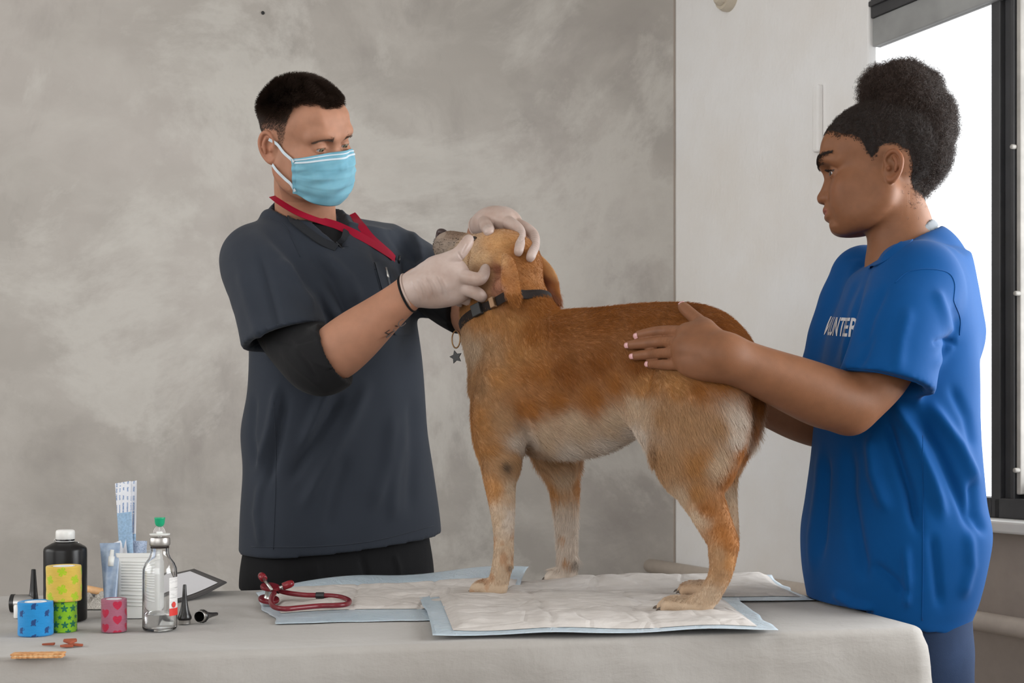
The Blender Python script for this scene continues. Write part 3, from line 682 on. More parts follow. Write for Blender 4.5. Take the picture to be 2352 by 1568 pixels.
# --- glass infusion bottle
pg = T(367, 1446, CT); s = pg[1] / FPX; gb = empty('glass_bottle', pg, 'clear glass infusion bottle half empty with green topped spike', 'bottle')
g = NT('bottle_glass'); g.set(Base_Color=(1, 1, 1), Roughness=.0, Transmission_Weight=1.0, IOR=1.47)
lq = NT('clear_liquid'); lq.set(Base_Color=(.99, 1, 1), Roughness=0, Transmission_Weight=1.0, IOR=1.33)
outp = [(0.01, 1), (30, 0), (37, 2), (39, 7), (39, 130), (38, 142), (33, 154), (25, 165), (21.5, 174), (20.5, 182), (21, 192)]
inn = [(17, 192), (16.5, 182), (17.5, 174), (21, 165), (29, 155), (34.5, 142), (35.5, 130), (35.5, 10), (33, 6), (20, 7), (0.01, 9)]
MB().lathe([(r * s, z * s) for r, z in outp + inn], 72, trans(pg), False, False).build('glass_body', g.m, gb, True, auto=70)
MB().lathe([(r * s, z * s) for r, z in [(.01, 9.3), (20, 7.4), (32.7, 6.5), (35.2, 10.4), (35.2, 38), (.01, 38)]], 64, trans(pg), False, False).build('liquid', lq.m, gb, True, auto=50)
MB().lathe([(r * s, z * s) for r, z in [(19, 188), (20, 190), (20.5, 194)]], 48, trans(pg), True, True).build('rubber_stopper', plain('dark_rubber', (.03, .015, .012), .5), gb, True)
MB().lathe([(r * s, z * s) for r, z in [(20.5, 193), (22.5, 194), (23.5, 197), (23.2, 209), (22, 212), (17, 213), (.01, 213)]], 48, trans(pg), True, False).build('crimp_cap', plain('aluminium_crimp', (.5, .48, .46), .38, 1.0), gb, True, auto=50)
sk = MB().lathe([(r * s, z * s) for r, z in [(5, 213), (5, 216), (21, 217), (23, 219), (23, 221), (8, 222), (6, 226)]], 48, trans(pg), True, True).build('spike_flange', M['white'], gb, True, auto=50)
lp = MB()
for rr, off in ((13, 0), (10, 0), (7, 1), (4, 1)): lp.tube([pg + V((-1 + rr * math.cos(a)) * s, 0, (222 + (rr + 3) * math.sin(a)) * s) for a in np.linspace(0, math.pi, 16)], .0006, 8)
lp.tube([pg + V(-1 * s, 0, 222 * s), pg + V(-1 * s, 0, 240 * s)], .0009, 8)
cl = NT('clear_plastic'); cl.set(Base_Color=srgb(225, 220, 220), Roughness=.2, Alpha=.75); lp.build('loop_spike', cl.m, sk, True)
MB().lathe([(r * s, z * s) for r, z in [(.01, 237), (5, 237), (9, 240), (11, 246), (11.5, 254), (12.5, 256), (12, 258), (.01, 258)]], 40, trans(pg), False, False).build('green_cap', plain('green_plastic', srgb(10, 158, 112), .4), sk, True, auto=45)
# curved label on the side of the bottle
def wrapstrip(name, a0, a1, z0, z1, mat, r=39.4):
    mb = MB(); mb.grid([[pg + V(r * s * math.cos(a), r * s * math.sin(a), z) for z in (z0 * s, z1 * s)] for a in np.linspace(a0, a1, 14)]); return mb.build(name, mat, gb, True)
lb = wrapstrip('label', -.75, .75, 36, 122, dashes('printed_label', srgb(228, 226, 224), srgb(70, 66, 70), 30, 900, .55)); lb['label'] = 'white label with dark print lines'
MBl = wrapstrip('label_band', -.75, .75, 35, 52, plain('red_print', srgb(214, 48, 40), .5), 39.7); MBl['label'] = 'red lower band of the label'
em = T(400, 1400); o = MB(); MMl = frame(pg + V(39.8 * s * math.cos(-.42), 39.8 * s * math.sin(-.42), 60 * s), (math.sin(.42), math.cos(.42), 0), (0, 0, 1), (math.cos(-.42), math.sin(-.42), 0))
o.lathe([(.0045, 0), (.0045, .0003)], 28, MMl).build('label_emblem', plain('red_print_round', srgb(214, 60, 52), .5), gb)

# --- ear specula
blk = plain('glossy_black_plastic', (.014, .013, .013), .28)
def speculum(M4, s, label, grp='black ear specula', parent=None):
    rt = empty('ear_speculum', M4.translation, label, 'speculum', grp)
    MB().lathe([(r * s, z * s) for r, z in [(14, 9), (15.5, 11), (16, 15), (13.5, 22), (10, 32), (7.5, 45), (5.5, 62), (4, 88), (3.2, 90), (2.6, 89), (4.5, 60), (8, 35), (12, 18), (13, 10)]], 36, M4, False, False, ripple=lambda a, z: .03 * math.cos(14 * a) if z < 16 * s and z > 9 * s else 0).build('cone', blk, rt, True, auto=50)
    MB().lathe([(r * s, z * s) for r, z in [(12.5, 0), (13.5, .5), (13.5, 8), (14, 9.5), (12.4, 9.8), (12, 1)]], 36, M4, False, False).build('steel_ring', M['steel'], rt, True, auto=50); return rt
pc = T(424, 1432, CT); speculum(trans(pc), pc[1] / FPX, 'black ear speculum standing upright right of the glass bottle')
pl = T(460, 1432, CT) + V(0, 0, .0115); ax = unit([.24, .96, -.06]); zx = unit(np.cross([0, 0, 1], ax)); speculum(frame(pl - ax * .003, zx, np.cross(ax, zx), ax), pl[1] / FPX * .98, 'black ear speculum lying on its side, open end showing')
# --- otoscope head with an upright black speculum, behind the blue roll
po = T(60, 1406, CT); s = po[1] / FPX; ot = empty('otoscope_head', po, 'steel otoscope head with black rim and upright black cone, behind the blue roll', 'otoscope')
ax = unit([1, .12, .0]); zc = po + V(-.022, 0, .0155); MO = frame(zc, (0, 0, 1), np.cross(ax, (0, 0, 1)), ax)
MB().lathe([(.0145, .002), (.0148, .004), (.0148, .03), (.012, .034), (.006, .036)], 40, MO, True, True).build('barrel', plain('satin_steel', (.45, .44, .43), .35, 1.0), ot, True, auto=45)
MB().lathe([(.0135, -.004), (.0155, -.003), (.0155, .003), (.0135, .004)], 40, MO, True, True).build('lens_rim', blk, ot, True, auto=45)
mc = trans(P(77, 1384, po[1] + .004) * V(1, 1, 0) + V(0, 0, TZ + .0155))
MB().lathe([(r * s, z * s) for r, z in [(15, -8), (16, 0), (13, 6), (11, 8), (8.5, 30), (5.5, 70), (5, 79), (3, 80)]], 30, mc, True, True).build('cone', blk, ot, True, auto=45)
p5 = T(44, 1418, CT); o = MB().lathe([(r * p5[1] / FPX, z * p5[1] / FPX) for r, z in [(11, 0), (12, 2), (12, 26), (10, 30)]], 36, trans(p5)).build('bottle_cap', M['white'], None, True, auto=45); set_tags(o, 'small white cap half hidden behind the blue roll', 'cap')
# --- crumpled net gauze packet behind the bottle, wooden handle above it
def crumple(name, c, size, mat, label, cat, seed):
    nu, nv = 60, 24; u, v = np.meshgrid(np.linspace(-1, 1, nu), np.linspace(-1, 1, nv), indexing='ij'); pz = np.stack([u.ravel(), v.ravel(), 0 * u.ravel()], 1)
    d = vnoise(pz * [5, 3, 1], 1, seed) + .6 * vnoise(pz * [14, 9, 1], 1, seed + 1); e = np.minimum(1 - np.abs(u), 1 - np.abs(v)).ravel()
    top = np.stack([c[0] + u.ravel() * size[0], c[1] + v.ravel() * size[1], c[2] + size[2] * smooth01(e * 3) * (.75 + .4 * d) + .0005], 1); bot = top.copy(); bot[:, 2] = c[2]
    mb = MB(); mb.grid(top.reshape(nu, nv, 3)); mb.grid(bot.reshape(nu, nv, 3)[::-1]); o = mb.build(name, mat, None, True); return set_tags(o, label, cat)
net = NT('net_gauze'); vo = net.n('ShaderNodeTexVoronoi', feature='DISTANCE_TO_EDGE'); vo.inputs['Scale'].default_value = 260; net.l(net.coord(), vo.inputs['Vector'])
net.set(Base_Color=net.ramp(vo.outputs['Distance'], [(.0, srgb(222, 218, 208)), (.08, srgb(176, 170, 162))]), Roughness=.6); net.bump(net.noise(net.coord(), 80, 5), .7, .006)
pc2 = T(165, 1402, CT); crumple('gauze_packet', pc2 + V(0, .045, 0), (.056, .030, .022), net.m, 'crumpled white net gauze packet lying behind the black bottle', 'gauze', 5)
w0_, w1_ = P(128, 1338, 2.40), P(262, 1364, 2.33)
o = MB().tube([w0_, w0_ * .7 + w1_ * .3, w0_ * .3 + w1_ * .7, w1_], [.005, .0065, .0065, .006], 16).build('wooden_stick', M['wood'], None, True); set_tags(o, 'pale wooden handle lying between the black bottle and the white box', 'stick')
# --- clipboard with a white sheet, propped up
A_, B_, C_, D_ = P(446, 1307, 2.60), P(521, 1337, 2.46), T(330, 1392, CT + .002), T(192, 1362, CT + .002)
def board_pts(m0, m1, n0, n1, lift):
    g = []
    for u in np.linspace(m0, m1, 24):
        r = []
        for v in np.linspace(n0, n1, 16):
            p = (1 - v) * ((1 - u) * D_ + u * A_) + v * ((1 - u) * C_ + u * B_); p = p + V(0, 0, -.012 * math.sin(math.pi * u) * v + lift); p[2] = max(p[2], CT + .001 + lift); r.append(p)
        g.append(r)
    return g
cb = empty('clipboard', D_, 'dark grey clipboard with a white sheet, propped up right of the glass bottle', 'clipboard')
mb = MB(); mb.grid(board_pts(0, 1, 0, 1, 0)); o = mb.build('board', plain('dark_grey_board', srgb(78, 76, 76), .6), cb, True, solid=.0024)
mb = MB(); mb.grid(board_pts(.03, .93, .10, .9, .0022)); o = mb.build('sheet', plain('white_paper', srgb(222, 222, 226), .8, var=.01), cb, True); o['label'] = 'white paper sheet'
MB().box((-.03, -.006, 0), (.03, .006, .004), frame((D_ * .55 + C_ * .45) + V(.012, 0, .003), unit(C_ - D_), unit(np.cross([0, 0, 1], C_ - D_)), (0, 0, 1))).build('clip', M['black'], cb, bevel=.001)
# --- dog treats and a wafer biscuit
tr = plain('brown_meat_treat', srgb(150, 74, 48), .65, var=.2, nscale=90, bump=.3, bscale=150)
def treat(px, py, pts, rz, tilt, label, z=0):
    p = T(px, py, CT) + V(0, 0, z); o = MB().prism(pts, 0, .0032, trans(p, rz, tilt[0], tilt[1])).build('dog_treat', tr, bevel=.0006); return set_tags(o, label, 'treat', 'brown dog treats')
treat(112, 1481, [(-.009, -.003), (.008, -.003), (.008, .004)], .05, (0.05, 0), 'brown treat lying alone, left of the small heap of treats')
treat(160, 1485, [(-.013, -.002), (-.004, -.006), (.006, -.004), (.003, .006), (-.008, .006)], .1, (0, 0), 'flat brown treat at the bottom left of the small heap')
treat(175, 1483, [(-.008, -.004), (.010, -.002), (.009, .003), (-.006, .005)], -.1, (0, .04), 'flat brown treat at the right end of the small heap')
treat(162, 1482, [(-.010, .002), (-.001, -.007), (.009, .001), (.008, .006), (-.009, .006)], .35, (.35, 0), 'brown treat tilted on top of the small heap', .0045)
pw = T(88, 1509, CT); bis = NT('wafer_biscuit'); bis.set(Base_Color=bis.ramp(bis.noise(bis.coord(), 90, 5), [(.3, srgb(180, 118, 66)), (.7, srgb(222, 172, 118))]), Roughness=.8); bis.bump(bis.noise(bis.coord(), 300, 3), .5, .001)
ol = []; L2, D2 = .0335, .0095
for x in np.linspace(-L2, L2, 60): ol.append((x, -D2 + .0008 * math.sin(x * 900)))
for y in np.linspace(-D2, D2, 24): ol.append((L2 + .0008 * math.sin(y * 900), y))
for x in np.linspace(L2, -L2, 60): ol.append((x, D2 + .0008 * math.sin(x * 900)))
for y in np.linspace(D2, -D2, 24): ol.append((-L2 + .0008 * math.sin(y * 900), y))
w_ = empty('wafer_biscuit', pw, 'pale brown wafer biscuit on the front edge of the table', 'biscuit')
MW2 = trans(pw, .10)
MB().prism([(x * .98, y * .98) for x, y in ol], .0, .0026, MW2).build('lower_wafer', bis.m, w_, bevel=.0005)
MB().prism([(x * .955, y * .93) for x, y in ol], .0026, .0038, MW2).build('cream_filling', plain('cream', srgb(236, 206, 160), .8), w_)
MB().prism(ol, .0038, .0062, MW2).build('upper_wafer', bis.m, w_, bevel=.0005)
# --- burgundy stethoscope
SZ = TZ + .018; burg = plain('burgundy_tubing', srgb(112, 22, 34), .3, var=.08); st = empty('stethoscope', T(700, 1380, SZ), 'burgundy stethoscope looped on the left absorbent pad', 'stethoscope')
path = [(628, 1352, .017), (660, 1361, .012), (700, 1366, .010), (740, 1367, .008), (778, 1370, .006), (801, 1378, .005), (797, 1387, .004), (770, 1390, .004), (735, 1391, .003), (690, 1395, .003), (655, 1398, .003), (631, 1394, .004), (623, 1384, .008), (624, 1371, .012), (630, 1362, .014)]
cp = catmull([T(x, y, TZ + .014 + z) for x, y, z in path], 10); MB().tube(cp, .0043, 16).build('tubing', burg, st, True)
q = T(735, 1367, TZ + .0225); MB().tube([q - V(.007, 0, 0), q + V(.007, 0, .0)], .0056, 16).build('clip_sleeve', M['black'], st, True, auto=40)
q = T(632, 1353, TZ + .032); MB().tube([T(622, 1350, TZ + .032), T(641, 1357, TZ + .028)], .005, 16).build('joint_sleeve', M['black'], st, True, auto=40)
for a, b_, lab in (((624, 1354, .036), (603, 1325, .052), 0), ((636, 1352, .034), (660, 1343, .040), 1)):
    A1, B1 = T(a[0], a[1], TZ + a[2]), T(b_[0], b_[1], TZ + b_[2]); d = unit(B1 - A1)
    et = MB().tube([A1, B1], .0028, 14).build('ear_tube', M['steel'], st, True)
    MB().tube([B1 - d * .009, B1 - d * .008, B1 + d * .004, B1 + d * .010, B1 + d * .0125], [.004, .0065, .0068, .0055, .002], 20).build('ear_tip', plain('red_ear_tip', srgb(126, 20, 32), .25), et, True)
ctr = T(619, 1362, TZ + .026); axd = unit([.15, -.22, 1])
MC = frame(ctr - axd * .013, unit(np.cross([0, 1, 0], axd)), unit(np.cross(axd, np.cross([0, 1, 0], axd))), axd)
ch = MB().lathe([(.010, .004), (.008, .008), (.0075, .014), (.009, .02), (.006, .024)], 36, MC, True, True).build('chestpiece', M['steel'], st, True, auto=50)
MB().lathe([(.014, -.002), (.0175, -.001), (.0185, .002), (.0175, .0045), (.012, .0055)], 40, MC, True, True).build('diaphragm_rim', burg, ch, True, auto=50)
MB().lathe([(.012, .021), (.0165, .022), (.0172, .0245), (.0165, .027), (.012, .028)], 40, MC, True, True).build('bell_rim', burg, ch, True, auto=50)
# ---------------------------------------------------------------- the dog
DO = np.array([.031, 2.461, 0.]); DF = unit([-.745, .668, 0]); DL = unit([-.668, -.745, 0])     # a point of its midline, facing direction, near side
def D(px, py, lat=0.0):
    u = (px - CX) / FPX; O = DO + DL * lat; t = (u * O[1] - O[0]) / (DF[0] - u * DF[1]); p = O + DF * t
    return np.array([p[0], p[1], CAMZ - (py - HY) / FPX * p[1]])
def DC(rows, lat=None):
    pts = []; rad = []
    for r in rows:
        p = D(r[0], r[1], r[3] if len(r) > 3 else lat); pts.append(p); rad.append(r[2] * p[1] / FPX)
    return np.array(pts), np.array(rad)
dog = empty('dog', D(1400, 1380), 'tan and white short haired dog standing on the pads with its head lifted', 'dog')
F = Field((-.30, 1.92, .795), (.52, 2.82, 1.535), .0042)
def dch(rows, lat=0., k=.02, flat=None, op='+', n=3):
    p, r = DC(rows, lat); F.chain(p, r, k, flat, op, n)
LATF = lambda s: (DL, s)
dch([(1172, 880, 100), (1225, 882, 141), (1300, 880, 155), (1380, 868, 148), (1460, 842, 130), (1540, 826, 117), (1608, 826, 108), (1658, 846, 80)], 0, .02, LATF(1.42), n=4)      # trunk
dch([(1205, 820, 108), (1168, 755, 88), (1158, 700, 78), (1156, 650, 64)], 0, .035, LATF(1.12), n=4)                                                        # neck
dch([(1240, 800, 72), (1205, 735, 56), (1184, 672, 48)], 0, .03, LATF(1.15))                                                                              # nape
# head
dch([(1188, 610, 55), (1160, 598, 59), (1130, 592, 53)], 0, .02, None)
dch([(1112, 588, 46), (1082, 584, 38), (1052, 574, 34), (1030, 567, 28), (1024, 565, 22)], 0, .014, LATF(1.1))
dch([(1125, 632, 42), (1085, 618, 29), (1050, 600, 20), (1030, 590, 13)], 0, .016, None)                                                                   # jaw
dch([(1135, 615, 38), (1120, 610, 34)], .028, .02)                                                                                                         # cheek near
dch([(1150, 615, 38), (1130, 610, 34)], -.028, .02)
F.ell(D(1100, 552, .022), (.015, .011, .010), None, .012); F.ell(D(1112, 546, -.022), (.015, .011, .010), None, .012)                                       # brows
F.ell(D(1091, 552, .030), (.009, .009, .006), None, .006, '-')
# ears: thin flaps
for rows, lat, l2 in (([(1158, 588, 11), (1166, 612, 20), (1170, 640, 24), (1178, 668, 20), (1186, 696, 6)], [.056, .076, .088, .092, .088], .3),):
    p = np.array([D(r[0], r[1], l) for r, l in zip(rows, lat)]); rad = np.array([r[2] * q[1] / FPX for r, q in zip(rows, p)])
    F.chain(p, rad, .008, (unit(DL + V(0, 0, .25)), 3.6), n=4)
F.ell(D(1147, 655, .068), (.012, .010, .014), None, .006)
p = np.array([D(*a) for a in ((1212, 588, -.050), (1236, 606, -.064), (1258, 638, -.074), (1270, 672, -.080), (1284, 702, -.080))]); rad = np.array([13, 20, 24, 20, 6]) * p[:, 1] / FPX
F.chain(p, rad, .008, (unit(DL + V(0, 0, -.2)), 3.2), n=4)
# near front leg
dch([(1165, 870, 72, .055), (1150, 960, 62, .075), (1147, 1050, 44, .09)], None, .025, LATF(1.25))
dch([(1147, 1050, 41, .09), (1149, 1110, 33, .10), (1155, 1180, 25, .105), (1157, 1235, 20, .108), (1156, 1280, 20, .110), (1150, 1315, 19.5, .112), (1142, 1346, 20, .114)], None, .006, None, n=4)
F.ell(D(1170, 1068, .095), (.016, .016, .02), None, .02); F.ell(D(1171, 1299, .108), (.0065, .0065, .009), None, .006)
# far front leg
dch([(1240, 930, 62, -.06), (1272, 1020, 46, -.085), (1290, 1075, 36, -.10)], None, .02, None)
dch([(1280, 1050, 38, -.095), (1294, 1110, 31, -.112), (1300, 1180, 24, -.124), (1302, 1250, 20, -.13), (1303, 1295, 18.5, -.132), (1299, 1325, 18, -.134)], None, .006, None, n=4)
F.ell(D(1322, 1288, -.13), (.0065, .0065, .009), None, .006)
# near hind leg
dch([(1612, 850, 96, .045), (1602, 930, 104, .058), (1596, 1010, 96, .066), (1598, 1070, 68, .072)], None, .03, LATF(1.5), n=4)
dch([(1597, 1050, 76, .070), (1599, 1085, 64, .073), (1612, 1140, 46, .076), (1635, 1200, 33, .080), (1658, 1247, 26, .085)], None, .008, LATF(1.35), n=4)
dch([(1672, 1254, 17, .085), (1660, 1262, 25, .086), (1659, 1300, 21, .088), (1645, 1340, 18.5, .09), (1622, 1376, 19, .092), (1600, 1394, 19, .094)], None, .010, None, n=4)
dch([(1640, 1150, 14, .078), (1660, 1200, 11, .082), (1676, 1246, 12, .085)], None, .016)
# far hind leg
dch([(1636, 900, 78, -.045), (1640, 1000, 70, -.06), (1644, 1070, 52, -.07)], None, .02, LATF(1.25))
dch([(1644, 1060, 52, -.07), (1654, 1130, 36, -.078), (1668, 1190, 27, -.082), (1676, 1236, 20, -.086), (1672, 1280, 18, -.09), (1656, 1322, 17, -.094), (1630, 1348, 17, -.098)], None, .006, LATF(1.25), n=4)
# flank skin fold between belly and thigh, rump
dch([(1480, 940, 40, .05), (1530, 1010, 26, .06)], None, .04, LATF(2))
# tail
dch([(1676, 790, 25, 0), (1708, 850, 22, -.005), (1721, 915, 20, -.01), (1716, 985, 17, -.01), (1698, 1040, 11, -.008), (1684, 1078, 4, -.006)], None, .014, None, n=4)
# paws: four toes each
claws = []
def paw(px, py_ground, lat, fwd, w, r):
    base = D(px, py_ground, lat); r_ = r * base[1] / FPX; W_ = w; fd = fwd * base[1] / FPX / abs(DF[0])
    F.ell(base + DF * fd * .35 + V(0, 0, r_ * 1.15), (fd * .75, W_ * 1.0, r_ * 1.2), np.array([DF, DL, [0, 0, 1]]), .010)
    for j, o in enumerate((-1.0, -.36, .36, 1.0)):
        ext = fd * (1.0 if abs(o) < .5 else .72); a = base + DL * o * W_ * .7 + DF * ext * .35 + V(0, 0, r_ * 1.35); b_ = base + DL * o * W_ * .85 + DF * ext * .82 + V(0, 0, r_ * 1.25); c = base + DL * o * W_ * .85 + DF * ext * 1.02 + V(0, 0, r_ * .72)
        F.chain([a, b_, c], [r_ * .60, r_ * .64, r_ * .56], .002, None, '+', 4); claws.append((c + DF * r_ * .45 + V(0, 0, r_ * .1), c + DF * r_ * 1.15 - V(0, 0, r_ * .25)))
paw(1140, 1374, .113, 46, .026, 19); paw(1300, 1343, -.134, 33, .026, 17); paw(1598, 1416, .094, 66, .027, 20); paw(1626, 1373, -.099, 50, .026, 17)
v, q = F.mesh(0, 2)
v[:, 2] = np.maximum(v[:, 2], TZ + .0155)

def H(c): return np.array(srgb(*c))
RU, OR, GO, TA, CR, WH, GR, DK = H((136, 80, 28)), H((160, 102, 46)), H((176, 126, 74)), H((174, 136, 98)), H((192, 168, 142)), H((202, 188, 174)), H((150, 134, 120)), H((74, 46, 28))
CTRL = [(1010, 560, GR), (1040, 560, GR), (1045, 545, H((128, 104, 86))), (1030, 590, GR), (1065, 560, H((190, 160, 130))), (1060, 600, H((205, 175, 140))), (1100, 590, H((206, 170, 128))), (1110, 640, TA), (1140, 560, H((200, 152, 100))), (1150, 600, H((200, 152, 100))),
        (1165, 560, GO), (1185, 580, OR), (1205, 600, OR), (1165, 640, OR), (1145, 655, H((172, 120, 96))), (1138, 625, H((120, 66, 40))), (1180, 680, OR), (1215, 660, OR), (1260, 660, OR), (1100, 700, GO), (1120, 730, GO), (1180, 730, GO), (1250, 705, OR),  # dark brown point by the near ear paints its shadow into the coat
        (1090, 800, CR), (1095, 880, TA), (1130, 800, TA), (1150, 860, GO), (1190, 800, GO), (1220, 760, OR), (1230, 850, OR), (1280, 760, RU), (1300, 850, RU), (1380, 730, RU), (1380, 830, RU), (1470, 730, RU), (1470, 830, RU), (1560, 720, RU), (1560, 800, RU), (1640, 760, RU), (1680, 800, RU),
        (1110, 960, GO), (1160, 960, TA), (1210, 940, OR), (1270, 920, OR), (1350, 910, OR), (1420, 880, OR), (1480, 880, GO), (1190, 1010, WH), (1240, 1000, CR), (1320, 990, CR), (1400, 970, CR), (1460, 930, CR), (1300, 1050, WH), (1390, 1030, WH), (1460, 990, WH), (1480, 960, CR),
        (1540, 880, GO), (1600, 880, OR), (1660, 870, OR), (1520, 960, TA), (1580, 980, TA), (1640, 980, TA), (1690, 950, WH), (1685, 1000, WH), (1530, 1060, TA), (1600, 1060, GO), (1650, 1060, CR), (1740, 920, RU), (1745, 970, RU), (1710, 1040, OR), (1690, 1100, OR), (1560, 1140, CR), (1600, 1130, GO), (1630, 1170, OR), (1650, 1220, OR), (1670, 1250, OR), (1600, 1190, CR), (1640, 1270, TA), (1650, 1320, TA), (1630, 1380, CR), (1560, 1405, CR), (1670, 1290, GO),
        (1120, 1030, GO), (1150, 1060, TA), (1180, 1050, TA), (1130, 1120, GO), (1165, 1120, CR), (1140, 1200, CR), (1165, 1200, WH), (1150, 1270, CR), (1150, 1330, CR), (1120, 1370, CR)]
CX_ = np.array([(a, b) for a, b, c in CTRL], float); CC_ = np.array([c for a, b, c in CTRL])
def coat(p, speck=True):
    lat = (p - DO) @ DL; pm = p + DL[None] * (np.abs(lat) - lat)[:, None]                 # same coat on both flanks
    x, y = project(pm); x = x + 14 * vnoise(p * 22, 1, 2) + 5 * vnoise(p * 70, 1, 4); y = y + 14 * vnoise(p * 22, 1, 3) + 5 * vnoise(p * 70, 1, 5)
    out = np.zeros((len(p), 3))
    for s in range(0, len(p), 60000):
        d = ((x[s:s + 60000, None] - CX_[:, 0]) ** 2 + (y[s:s + 60000, None] - CX_[:, 1]) ** 2 + 60) ** -1.7; out[s:s + 60000] = d @ CC_ / d.sum(1)[:, None]
    far = smooth01((-lat - .07) / .03) * smooth01((.99 - p[:, 2]) / .06) * ((p - DO) @ DF > -.16); fr = smooth01((vnoise(p * 60, 1, 8) + vnoise(p * 110, 1, 9) * .5 - .25) * 5)
    out = out * (1 - far[:, None]) + far[:, None] * (WH * (1 - fr[:, None] * .7) + GO * fr[:, None] * .7)
    frn = smooth01((lat - .07) / .03) * smooth01((.95 - p[:, 2]) / .05) * ((p - DO) @ DF > -.16) * fr * .45; out = out * (1 - frn[:, None]) + frn[:, None] * OR
    xx, yy = project(p)
    el = np.exp(-(((xx - 1160) / 11) ** 2 + ((yy - 1072) / 15) ** 2)) * (lat > .06); out = out * (1 - .85 * el[:, None]) + .85 * el[:, None] * H((58, 48, 44))           # bare elbow patch
    for cx, cy, lo in ((1172, 1302, 1), (1322, 1292, -1)):
        e2 = np.exp(-(((xx - cx) / 6) ** 2 + ((yy - cy) / 6) ** 2)) * (lat * lo > .06); out = out * (1 - .8 * e2[:, None]) + .8 * e2[:, None] * H((74, 62, 52))
    mz = (xx < 1075) & (yy > 545) & (yy < 640) & ((p - DO) @ DF > .1); sp = smooth01((vnoise(p * 420, 1, 6) - .30) * 7) * mz * speck; out = out * (1 - .75 * sp[:, None]) + .75 * sp[:, None] * H((52, 44, 40))
    return out * (1 + .10 * vnoise(p * 130, 1, 12))[:, None]
M['coat'] = vcol('dog_skin_coat', .8, sheen=.1); M['fur'] = hairmat('dog_fur', .55, .25)
body = mesh_obj('body', v, q, M['coat'], dog, colors=coat(v, False) * .9)
# fur
def fur():
    n = 300000; x, y = project(v); axf = (v - DO) @ DF; lat = (v - DO) @ DL
    w_ = np.ones(len(v)); w_[v[:, 2] < TZ + .02] = .3; w_[(lat < -.03)] *= .5; w_[(x < 1080) & (y < 640) & (axf > .1)] *= 3.5
    p, nv, fi = sample_surface(v, q, n, w_); x, y = project(p); lat = (p - DO) @ DL; ax = (p - DO) @ DF
    head = smooth01((700 - y) / 60) * (x < 1300); leg = smooth01((y - 1060) / 60); leg = np.where(x > 1480, smooth01((y - 1120) / 60), leg)
    flow = -DF[None] * .85 + np.array([[0, 0, -.45]]) + 0 * p
    flow = flow * (1 - leg[:, None]) + np.array([[0, 0, -1.]]) * leg[:, None]
    hd = unit(D(1215, 640) - D(1015, 550)); flow = flow * (1 - head[:, None]) + hd[None] * head[:, None]
    thigh = smooth01((x - 1480) / 60) * smooth01((y - 860) / 80) * (1 - leg); flow += thigh[:, None] * np.array([[0, 0, -.9]])
    neck = smooth01((830 - y) / 80) * (1 - head) * (x < 1260); flow += neck[:, None] * np.array([[0, 0, -.7]])
    sw = np.stack([vnoise(p * 14, 1, i) for i in (31, 32, 33)], 1); flow = flow + .40 * sw
    flow = flow - nv * (flow * nv).sum(1)[:, None]; flow = unit_rows(flow)
    L = np.full(n, .012); L = np.where(head > .5, .0055, L); L = L * (1 - leg) + .0065 * leg
    bel = smooth01((y - 1000) / 40) * (x > 1200) * (x < 1500) * (1 - head); L += .010 * bel
    fl = np.exp(-(((x - 1690) / 45) ** 2 + ((y - 970) / 60) ** 2)); L += .012 * fl
    tail = smooth01((x - 1718) / 15) * (y > 850); L += .010 * tail
    chest = (x < 1110) * (y > 760) * (y < 900); L += .004 * chest; L = np.where((y > 540) & (x < 1075) & (head > .5), .0042, L); L = np.where(p[:, 2] < TZ + .035, .0032, L)
    L *= .75 + .5 * rng.random(n)
    lift = (.28 + .12 * rng.random(n))[:, None]; rnd = rng.normal(0, .12, (n, 3)); t = np.linspace(0, 1, 4)[None, :, None]
    d0 = unit_rows(flow + nv * lift * 1.6 + rnd); d1 = unit_rows(flow + nv * lift * .35 + rnd * 1.2 + np.array([[0, 0, -.25]]))
    pts = p[:, None] - nv[:, None] * .001 + L[:, None, None] * (t * d0[:, None] * (1 - .5 * t) + .5 * t * t * d1[:, None])
    pts[:, :, 2] = np.maximum(pts[:, :, 2], TZ + .013)
    c = coat(p) * (1 + rng.normal(0, .13, (n, 1))); ok = ~((p[:, 2] < TZ + .018))
    ok &= np.hypot(x - 1010, y - 535) > 12
    strands('fur', pts[ok], (.00023), .00007, np.clip(c[ok], 0, 1), M['fur'], dog)['kind'] = 'stuff'
fur()
sp_p, sp_n, _ = sample_surface(v, q, 60000); sx_, sy_ = project(sp_p); kk = (sx_ < 1062) & (sx_ > 996) & (sy_ > 548) & (sy_ < 606) & ((sp_p - DO) @ DF > .12); sp_p, sp_n = sp_p[kk][:150], sp_n[kk][:150]
if len(sp_p): strands('whisker_spots', np.stack([sp_p + sp_n * .0012, sp_p + sp_n * .0024 - DF * .0008, sp_p + sp_n * .0032 - DF * .0018], 1), .0008, .0004, np.tile(H((50, 42, 38)), (len(sp_p), 1)), M['fur'], dog)['kind'] = 'stuff'
dbvh = BVHTree.FromPolygons([Vector(p) for p in v], [tuple(f) for f in q.tolist()])
